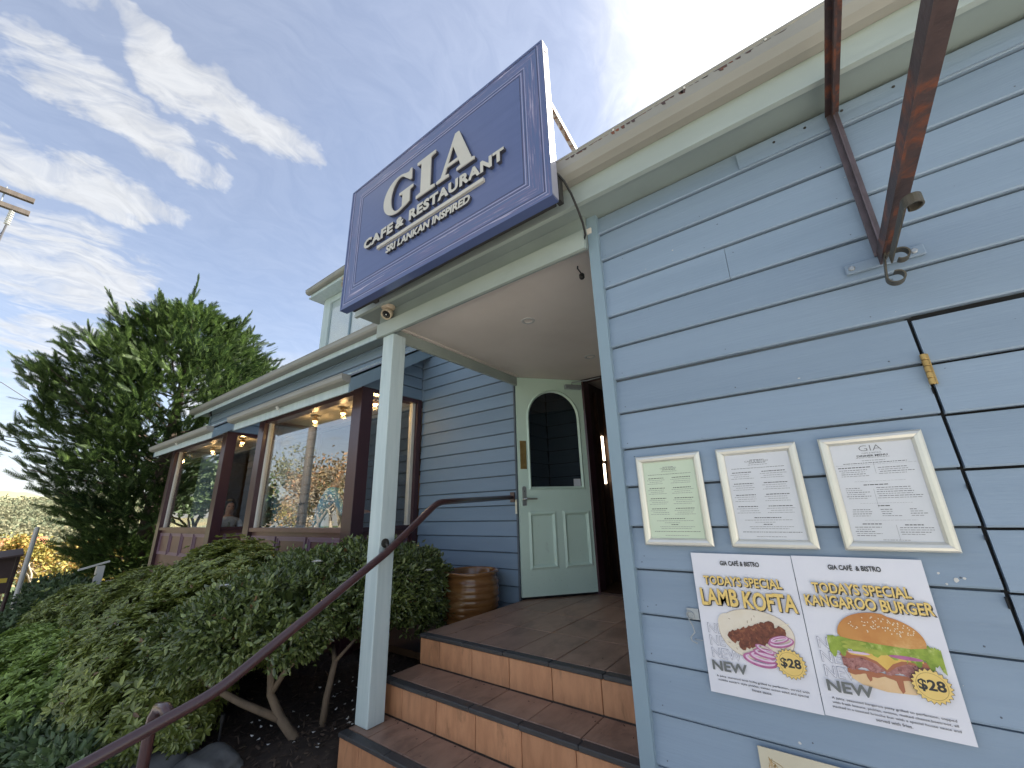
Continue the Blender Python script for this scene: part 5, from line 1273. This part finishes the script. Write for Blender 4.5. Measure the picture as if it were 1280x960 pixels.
for (x, y, z) in ((-2.92, 1.06, -.38), (-2.72, 1.50, -.285), (-2.66, 1.42, -.70), (-2.52, 2.28, -.42)):
    fm = MB()
    for ring_, (k, rad, tl) in enumerate(((6, .026, .2), (5, .017, .7))):
        for j in range(k):
            a = 6.283*j/k+ring_*.5; ux, uy = math.cos(a), math.sin(a)
            fm.add([(x, y, z), (x+ux*rad-uy*.012, y+uy*rad+ux*.012, z+tl*rad), (x+ux*rad*1.5, y+uy*rad*1.5, z+tl*rad*.9), (x+ux*rad+uy*.012, y+uy*rad-ux*.012, z+tl*rad)], [(0, 1, 2, 3)])
    fm.link('flower', 'petal', cs_)
bush('groundcover_shrub', 'low blue-green shrub at the lower left corner by the rail post', 'shrub', [((-3.35, .66, -1.30), (.55, .22, .24)), ((-2.85, .68, -1.40), (.30, .18, .18)), ((-4.1, .60, -1.38), (.5, .2, .24))], 'leaf_blue', 5200, .055, 0, 31)
bush('clipped_hedge', 'dark clipped hedge running downhill beyond the garden shrubs', 'hedge', [((-12.2, 1.72, -1.72), (1.9, .60, .62)), ((-15.2, 2.0, -2.0), (2.2, .8, .75)), ((-11.2, .9, -1.95), (1.4, .5, .5))], 'leaf_hedge', 9000, .11, 0, 33)

LIT = np.array(LIT); ax_ = unit(np.stack([rng.normal(size=len(LIT)), rng.normal(size=len(LIT)), np.zeros(len(LIT))], 1)); sd_ = unit(np.cross(ax_, np.array([0, 0, 1.0])+rng.normal(size=LIT.shape)*.12))
v, fq = leaves_mesh(LIT, ax_, sd_, rng.uniform(.005, .022, len(LIT)), rng.uniform(.003, .009, len(LIT)), .15, -.1)
o = link('leaf_litter', np_mesh(v, fq), 'mulch_chip', kind='stuff'); tag(o, 'bits of dry leaf and grit scattered on the tiled steps', 'leaf litter')
# mulch, fallen petals and the rocks at the edge of the bed
n = 9000; px_ = rng.uniform(-4.6, -2.3, n); py_ = rng.uniform(.7, 3.0, n)
bz = np.array([ground_z(a, b)+.03*math.sin(a*7.1+b*3)*math.cos(b*6.3)*min(1, (b-.62)*3) for a, b in zip(px_, py_)])
base = np.stack([px_, py_, bz+rng.uniform(.002, .012, n)], 1); ax_ = unit(np.stack([rng.normal(size=n), rng.normal(size=n), rng.normal(size=n)*.25], 1)); sd_ = unit(np.cross(ax_, np.array([0, 0, 1.0])+rng.normal(size=(n, 3))*.3))
v, fq = leaves_mesh(base, ax_, sd_, rng.uniform(.015, .05, n), rng.uniform(.006, .015, n), .1, .05)
o = link('mulch', np_mesh(v, fq), 'mulch_chip', kind='stuff'); tag(o, 'brown bark mulch covering the bed under the camellia', 'mulch')
n = 60; px_ = rng.normal(-2.75, .22, n); py_ = rng.normal(1.75, .28, n); bz = np.array([ground_z(a, b) for a, b in zip(px_, py_)])+.035
ax_ = unit(np.stack([rng.normal(size=n), rng.normal(size=n), rng.normal(size=n)*.2], 1)); sd_ = unit(np.cross(ax_, np.array([0, 0, 1.0])+rng.normal(size=(n, 3))*.2))
v, fq = leaves_mesh(np.stack([px_, py_, bz], 1), ax_, sd_, rng.uniform(.012, .028, n), rng.uniform(.010, .02, n))
o = link('fallen_petals', np_mesh(v, fq), 'petal', kind='stuff'); tag(o, 'white camellia petals fallen on the mulch', 'petals')
def rock(c, s, seed, label):
    r_ = np.random.default_rng(seed); bm = bmesh.new(); bmesh.ops.create_icosphere(bm, subdivisions=4, radius=1.0)
    pts = np.array([v_.co[:] for v_ in bm.verts]); l1 = lump(pts, seed, 1.3)*.24+lump(pts, seed+3, 4)*.09+lump(pts, seed+6, 11)*.03
    for v_, a in zip(bm.verts, l1):
        q = v_.co*(1+a); q = Vector((math.copysign(abs(q.x)**.8, q.x), math.copysign(abs(q.y)**.8, q.y), math.copysign(abs(q.z)**.7, q.z)))
        v_.co = Vector((q.x*s[0]+c[0], q.y*s[1]+c[1], q.z*s[2]+c[2]))
    me = bpy.data.meshes.new('r'); bm.to_mesh(me); bm.free(); me.polygons.foreach_set('use_smooth', [True]*len(me.polygons))
    tag(link('garden_rock', me, 'rock'), label, 'rock', 'rocks edging the garden bed')
rock((-2.86, 1.10, -1.30), (.20, .15, .13), 3, 'grey rock edging the bed below the camellia trunk')
rock((-3.25, .95, -1.36), (.24, .17, .16), 4, 'grey mossy rock behind the rail post')
rock((-2.55, .86, -1.43), (.17, .14, .13), 5, 'grey rock lowest down beside the handrail')
tag(MB().tube([(-2.99, 1.19, -1.34), (-2.99, 1.19, -1.10)], .006, 6).tube([(-2.99, 1.19, -1.10), (-2.985, 1.19, -1.06)], .012, 8).link('garden_light', 'black_rubber'), 'thin black garden stake standing in the mulch', 'stake')

# conifers: limbs carrying flat feathery sprays
def frond():
    v = []; f_ = []
    def blade(a, b, w0, w1):
        a, b = np.array(a), np.array(b); t = unit(b-a); s_ = np.array([-t[1], t[0], 0]); k = len(v)
        v.extend([a-s_*w0, a+s_*w0, b+s_*w1, b-s_*w1]); f_.append((k, k+1, k+2, k+3))
    cz = lambda x: .20*x*x
    for i in range(4): x0, x1 = i*.25, (i+1)*.25; blade((x0, 0, cz(x0)), (x1, 0, cz(x1)), .030-.006*i, .024-.006*i)
    for i in range(8):
        x = .08+.108*i; L = .34*(1-.55*x)*(1 if i else .7)
        for s_ in (-1, 1):
            e = (x+L*.78, s_*L*.55, cz(x)+.10*L); blade((x, 0, cz(x)), e, .030, .008)
            mx = (x+L*.4, s_*L*.28, cz(x)+.03); blade(mx, (mx[0]+L*.36, mx[1]-s_*L*.02, mx[2]+.05), .020, .006)
    return np.array(v), np.array(f_)
FV, FF = frond()
def conifer(name, label, loc, height, radius, nl, per, material, seed, prof, group, size=(.42, .78), base=.06, leaders=0):
    r_ = np.random.default_rng(seed); T_ = thing(name, label, 'tree', loc, group); x0, y0, z0 = loc
    MB().tube([(x0, y0, z0-.2), (x0+.03, y0, z0+height*.3), (x0-.04, y0+.03, z0+height*.6), (x0, y0, z0+height*.93)], [.26, .2, .12, .03], 9).link('trunk', 'bark_dark', T_, smooth=True)
    tr, ax, sz = [], [], []; limbs = MB()
    for i in range(nl):
        t = base+(1-base)*((i+r_.random())/nl)**.92; az = i*2.39996+r_.uniform(-.5, .5)
        rad = radius*prof(t)*r_.uniform(.74, 1.10); hz = z0+height*t; rise = rad*r_.uniform(.22, .55)*(1.1 if t > .5 else .55)
        d_ = np.array([math.cos(az), math.sin(az), 0])
        p0 = np.array([x0, y0, hz-rise*.75]); tip = np.array([x0, y0, hz])+d_*rad+np.array([0, 0, rise*.35])
        if i % 3 == 0: limbs.tube([tuple(p0), tuple(p0+(tip-p0)*.5-np.array([0, 0, .06])), tuple(tip)], [.045*(1-t)+.012, .03*(1-t)+.010, .006], 5)
        m_ = int(per*(.35+rad/radius)); s = r_.uniform(.30, 1.02, m_)**.75
        side = np.array([-d_[1], d_[0], 0]); q = p0+(tip-p0)*s[:, None]; q[:, 2] -= .12*np.sin(np.pi*s)
        spread = .16*rad*(1.2-s)+.12
        q += side*r_.normal(0, 1, m_)[:, None]*spread[:, None]+np.array([0, 0, 1])*r_.normal(0, .5, m_)[:, None]*spread[:, None]
        A_ = unit(d_*r_.uniform(.5, 1.2, m_)[:, None]+side*r_.normal(0, .55, m_)[:, None]+np.array([0, 0, 1])*r_.uniform(.05, .95, m_)[:, None])
        tr.append(q); ax.append(A_); sz.append(r_.uniform(*size, m_))
    for i in range(leaders):             # upright feathery shoots standing out of the crown
        t = r_.uniform(.52, .97); az = r_.uniform(0, 6.28); rad = radius*prof(t)*r_.uniform(.35, .95)
        b0 = np.array([x0+math.cos(az)*rad, y0+math.sin(az)*rad, z0+height*t]); up_ = unit(np.array([math.cos(az)*.35, math.sin(az)*.35, 1.0])+r_.normal(0, .12, 3)); Ls = r_.uniform(.7, 1.3)
        m_ = 22; s = np.linspace(0, 1, m_); tr.append(b0+up_*(s*Ls)[:, None]); ax.append(unit(up_*(.5+.9*s)[:, None]+r_.normal(0, .45, (m_, 3))*(1.15-s)[:, None])); sz.append(.42*(1.15-s)+.10)
    q, A_, s = np.concatenate(tr), np.concatenate(ax), np.concatenate(sz)
    Nn = unit(np.array([0, 0, 1.0])+r_.normal(size=q.shape)*.75); S_ = unit(np.cross(Nn, A_)); Nn = np.cross(A_, S_)
    V = q[:, None, :]+s[:, None, None]*(FV[None, :, 0:1]*A_[:, None, :]+FV[None, :, 1:2]*S_[:, None, :]+FV[None, :, 2:3]*Nn[:, None, :])
    FQ = (FF[None]+(np.arange(len(q))*len(FV))[:, None, None]).reshape(-1, 4)
    link('crown', np_mesh(V.reshape(-1, 3), FQ), material, T_, kind='stuff')
    limbs.link('limbs', 'bark_dark', T_)
    return T_
pr1 = lambda t: (.16+.84*(t/.5)**1.15 if t < .5 else math.sin(math.pi*min(1, t**.9))**.62+.02)
conifer('cypress_tree', 'big dark green cypress with feathery sprays beyond the far bay', (-14.3, 3.2, GZ_(-14.3, 3.2)), 8.30, 3.0, 260, 46, 'leaf_conifer', 41, pr1, 'cypress trees', (.24, .46), .10, 60)
conifer('cypress_tree', 'light green cypress tip showing above the cafe gutter', (-22, 6.9, GZ_(-22, 6.9)), 8.0-GZ_(-22, 6.9), 2.4, 90, 26, 'leaf_conifer_far', 42, lambda t: (1-t)**.8+.03, 'cypress trees', (.3, .6), .06, 12)
conifer('cypress_tree', 'small cypress tip peeping over the gutter nearest the upper storey', (-24, 8.6, GZ_(-24, 8.6)), 8.4-GZ_(-24, 8.6), 2.0, 70, 22, 'leaf_conifer_far', 43, lambda t: (1-t)**.8+.03, 'cypress trees', (.3, .6), .06, 12)

# broad-leaved trees, half bare
def branching(p, d_, L, rad, depth, out, tips, r_, spread=.6):
    e = p+d_*L; mid = p+d_*L*.5+r_.normal(size=3)*L*.05; out.append((p, mid, e, rad))
    if depth == 0: tips.append(e); return
    if depth <= 2: tips.append(mid)
    for k in range(r_.integers(2, 4)):
        nd = unit(d_+r_.normal(size=3)*spread+np.array([0, 0, .12])); branching(e, nd, L*r_.uniform(.62, .85), rad*.62, depth-1, out, tips, r_, spread)
def broad_tree(name, label, loc, height, leafn, leaf, material, seed, bark, group, depth=6, spread=.55, lean=(0, 0)):
    r_ = np.random.default_rng(seed); T_ = thing(name, label, 'tree', loc, group)
    out, tips = [], []; branching(np.array(loc)-[0, 0, .1], unit(np.array([lean[0], lean[1], 1.0])), height*.27, height*.028, depth, out, tips, r_, spread)
    tk = MB(); cr = MB()
    for i, (a, b, c, rad) in enumerate(out): (tk if i == 0 else cr).tube([tuple(a), tuple(b), tuple(c)], [rad, rad*.85, rad*.66], 5 if rad > .03 else 3, cap=False)
    tk.link('trunk', bark, T_, smooth=True); cr.link('branches', bark, T_, smooth=True)
    tips = np.array(tips); P = tips[r_.integers(0, len(tips), leafn)]+r_.normal(size=(leafn, 3))*height*.035
    ax = unit(r_.normal(size=P.shape)); sd = unit(np.cross(ax, r_.normal(size=P.shape))); L = leaf*r_.uniform(.6, 1.3, leafn)
    v, fq = leaves_mesh(P, ax, sd, L, L*.6); link('leaves', np_mesh(v, fq), material, T_, kind='stuff')
broad_tree('garden_tree', 'pale half-bare tree with yellow autumn leaves beyond the hedge', (-20.5, 2.5, GZ_(-20.5, 2.5)), 3.2, 5200, .11, 'leaf_yellow', 51, 'bark_pale', 'autumn trees down the hill', 6, .62)
broad_tree('garden_tree', 'rusty autumn tree at the far left behind the pole', (-31, 2.2, GZ_(-31, 2.2)), 3.6, 5000, .16, 'leaf_autumn', 52, 'bark', 'autumn trees down the hill', 5, .6)
broad_tree('garden_tree', 'yellow-green tree behind the sign at the far left', (-26, 3.6, GZ_(-26, 3.6)), 3.4, 5000, .14, 'leaf_yellow', 53, 'bark', 'autumn trees down the hill', 5, .6)
# the far side of the street: what the bay window mirrors
sts = 'street trees mirrored in the window'
for i, (x, y, h_, mt_, sd_, n_, lb_) in enumerate(((-22, -8.5, 7.5, 'leaf_autumn', 61, 1500, 'half-bare street tree nearest the road bend, rust leaves'), (-30, -11.5, 9.5, 'leaf_olive', 62, 3600, 'tall olive-leaved street tree across the road'), (-38, -15, 10, 'leaf_autumn', 63, 2600, 'tall rust-leaved street tree farther across the road'),
        (-27, -15.5, 9.0, 'leaf_olive', 64, 3000, 'olive-leaved street tree standing behind the nearer ones'), (-18, -10.5, 5.5, 'leaf_olive', 65, 4200, 'small olive-leaved street tree nearest the cafe'), (-46, -13.5, 9.0, 'leaf_yellow', 66, 2600, 'yellow-leaved street tree farthest down the road'), (-15, -14, 7.0, 'leaf_autumn', 67, 2000, 'bushy rust-leaved street tree opposite the far bay'))):
    broad_tree('street_tree', lb_, (x, y, GZ_(x, y)), h_, n_, .20, mt_, sd_, 'bark_pale' if i % 2 == 0 else 'bark', sts, 6, .5)

broad_tree('street_tree', 'dense dark evergreen on the near verge mirrored in the far bay', (-23.5, -2.15, GZ_(-23.5, -2.15)), 6.2, 12000, .22, 'leaf_hedge', 68, 'bark_dark', sts, 6, .42)
broad_tree('street_shrub_tree', 'small orange-leaved tree on the near verge mirrored in the far bay', (-19.0, -1.35, GZ_(-19, -1.35)), 2.6, 3000, .12, 'leaf_autumn', 69, 'bark', sts, 5, .6)

# ------------------------------------------------------------------ street furniture and the far view
U = thing('utility_pole', 'weathered timber utility pole with double crossarm at the upper left', 'pole', (-14.0, -2.2, GZ_(-14, -2.2)))
MB().tube([(-14, -2.2, GZ_(-14, -2.2)-.3), (-14, -2.2, 8.3)], [.16, .11], 12).link('pole_shaft', 'pole_wood', U, smooth=True)
for (z, x) in ((7.42, -13.82), (7.08, -13.86)):
    MB().box(x-.05, x+.05, -3.95, -.47, z-.055, z+.055).link('crossarm', 'pole_wood', U)
MB().tube([(-13.84, -.92, 6.98), (-13.84, -.92, 7.55)], .014, 6).tube([(-13.84, -1.5, 6.98), (-13.84, -1.5, 7.55)], .014, 6).link('arm_bolt', 'steel_galv', U)
def insulator(x, y, z, tilt=(0, 0)):
    m_ = MB(); pr_ = [(0, 0)]
    for k in range(7): pr_ += [(.018, -.03-k*.055), (.052, -.05-k*.055), (.050, -.058-k*.055), (.020, -.062-k*.055)]
    pr_ += [(0, -.42)]; m_.lathe(pr_, (x, y, z), 10); m_.link('insulator', 'porcelain', U)
insulator(-13.84, -.72, 7.02); insulator(-13.84, -1.12, 7.10)
MB().tube([(-13.84, -1.12, 6.66), (-13.84, -.98, 6.42), (-13.84, -.85, 6.30), (-13.84, -.74, 6.36), (-13.84, -.71, 6.58)], .012, 6).link('jumper_wire', 'wire', U)
tag(MB().tube([(-13.84, -.72, 6.60), (-13.6, -.72, 5.9), (-13.2, -.73, 5.1), (-12.6, -.75, 4.2), (-12.0, -.80, 3.4)], .018, 6).link('service_wire', 'wire'), 'dark service wire dropping from the crossarm end', 'wire')
tag(MB().tube([(-20, -6, 6.2), (-20, -2.5, 5.1), (-20, .05, 4.28), (-20, .65, 3.88), (-20, 2.0, 3.1), (-20, 4, 2.2)], .012, 5).link('street_wire', 'wire'), 'thin black wire crossing the sky beside the cypress', 'wire')
SB = thing('shop_signboard', 'dark brown hanging signboard with a yellow strip at the far left', 'sign', (-13.0, 1.0, GZ_(-13, 1.0)))
MB().box(-13.03, -13.0, .50, .98, -1.25, -.60).link('board', 'board_brown', SB)
MB().box(-12.998, -12.994, .52, .95, -1.06, -.98).link('yellow_band', 'yellow_strip', SB)
MB().tube([(-13.05, 1.01, GZ_(-13, 1.01)), (-13.05, 1.01, -.52)], .03, 8).link('sign_post', 'board_brown', SB)
MB().add([(-13.1, .45, -.52), (-12.7, .45, -.62), (-12.7, 1.04, -.55), (-13.1, 1.04, -.45), (-13.1, .45, -.55), (-12.7, .45, -.65), (-12.7, 1.04, -.58), (-13.1, 1.04, -.48)], [(0, 1, 2, 3), (7, 6, 5, 4), (0, 4, 5, 1), (1, 5, 6, 2), (2, 6, 7, 3), (3, 7, 4, 0)]).link('sign_hood', 'board_brown', SB)
wp = MB().tube([(-15, 1.31, GZ_(-15, 1.3)), (-15, 1.31, -.09)], .045, 10).lathe([(.045, 0), (.02, .03), (0, .032)], (-15, 1.31, -.09), 10)
tag(wp.link('white_pole', 'pole_white', smooth=False), 'plain white metal pole standing by the far hedge', 'pole')
G_ = thing('white_gate_post', 'white timber gate post with a sloping arm under the cypress', 'post', (-12.3, 2.12, GZ_(-12.3, 2.12)))
MB().box(-12.36, -12.24, 2.06, 2.18, -2.2, -.86).link('post', 'white_paint', G_)
MB().add([(-12.35, 1.80, -.92), (-12.25, 1.80, -.92), (-12.25, 2.24, -.80), (-12.35, 2.24, -.80), (-12.35, 1.80, -.89), (-12.25, 1.80, -.89), (-12.25, 2.24, -.77), (-12.35, 2.24, -.77)], [(0, 3, 2, 1), (4, 5, 6, 7), (0, 1, 5, 4), (1, 2, 6, 5), (2, 3, 7, 6), (3, 0, 4, 7)]).link('arm', 'white_paint', G_)
for y in (2.26, 2.40, 2.54): MB().box(-12.33, -12.29, y, y+.09, -2.4, -1.16).link('picket', 'white_paint', G_)
# the wooded ridge beyond
xs = np.linspace(-230, -70, 60); vs = []; fs = []; ys = np.linspace(-60, 130, 90)
for i, x in enumerate(xs):
    for j, y in enumerate(ys):
        t = (-x-70)/160; z = -7+t*16*(.75+.35*math.sin(y*.045+.6)+.12*math.sin(y*.13+x*.05))+1.0*math.sin(x*.9+y*.7)*math.cos(y*1.1)*.6
        vs.append((x, y, z))
for i in range(len(xs)-1):
    for j in range(len(ys)-1): a = i*len(ys)+j; fs.append((a, a+1, a+len(ys)+1, a+len(ys)))
link('hill', me_(vs, fs, True), 'hill_a', kind='structure')
n = 42000; px_ = rng.uniform(-200, -75, n); py_ = rng.uniform(-20, 40, n)
def hz(x, y): t = (-x-70)/160; return -7+t*16*(.75+.35*math.sin(y*.045+.6)+.12*math.sin(y*.13+x*.05))
clump = np.stack([px_, py_, np.array([hz(a, b) for a, b in zip(px_, py_)])+rng.uniform(.2, 3.0, n)], 1)
r_ = np.random.default_rng(5); ax_ = unit(r_.normal(size=(n, 3))); sd_ = unit(np.cross(ax_, r_.normal(size=(n, 3)))); L = r_.uniform(.3, .7, n); v, fq = leaves_mesh(clump, ax_, sd_, L, L*.8)
leafmat('leaf_far', (.17, .20, .13), (.23, .22, .14), None, .06, .3, .8, .1, 0.0, .14)
o = link('hill_woods', np_mesh(v, fq), 'leaf_far', kind='stuff'); tag(o, 'green and russet woods covering the far hill', 'woods')
hs_ = thing('far_house', 'small pale house with an orange roof on the far hill', 'house', (-78, 5.0, -7.0))
mat('roof_orange', (.40, .16, .08), (.32, .12, .06), .8, 2)
MB().box(-80, -76, 2.5, 7.5, -7.5, -2.9).link('wall', 'white_dull', hs_); MB().add([(-80.4, 2.1, -2.9), (-75.6, 2.1, -2.9), (-75.6, 7.9, -2.9), (-80.4, 7.9, -2.9), (-78, 2.1, -1.5), (-78, 7.9, -1.5)], [(0, 1, 4), (2, 3, 5), (1, 2, 5, 4), (3, 0, 4, 5), (0, 3, 2, 1)]).link('roof', 'roof_orange', hs_)
for y in (3.4, 5.2): MB().box(-75.99, -75.9, y, y+1.0, -4.9, -3.7).link('window', 'lens_dark', hs_)
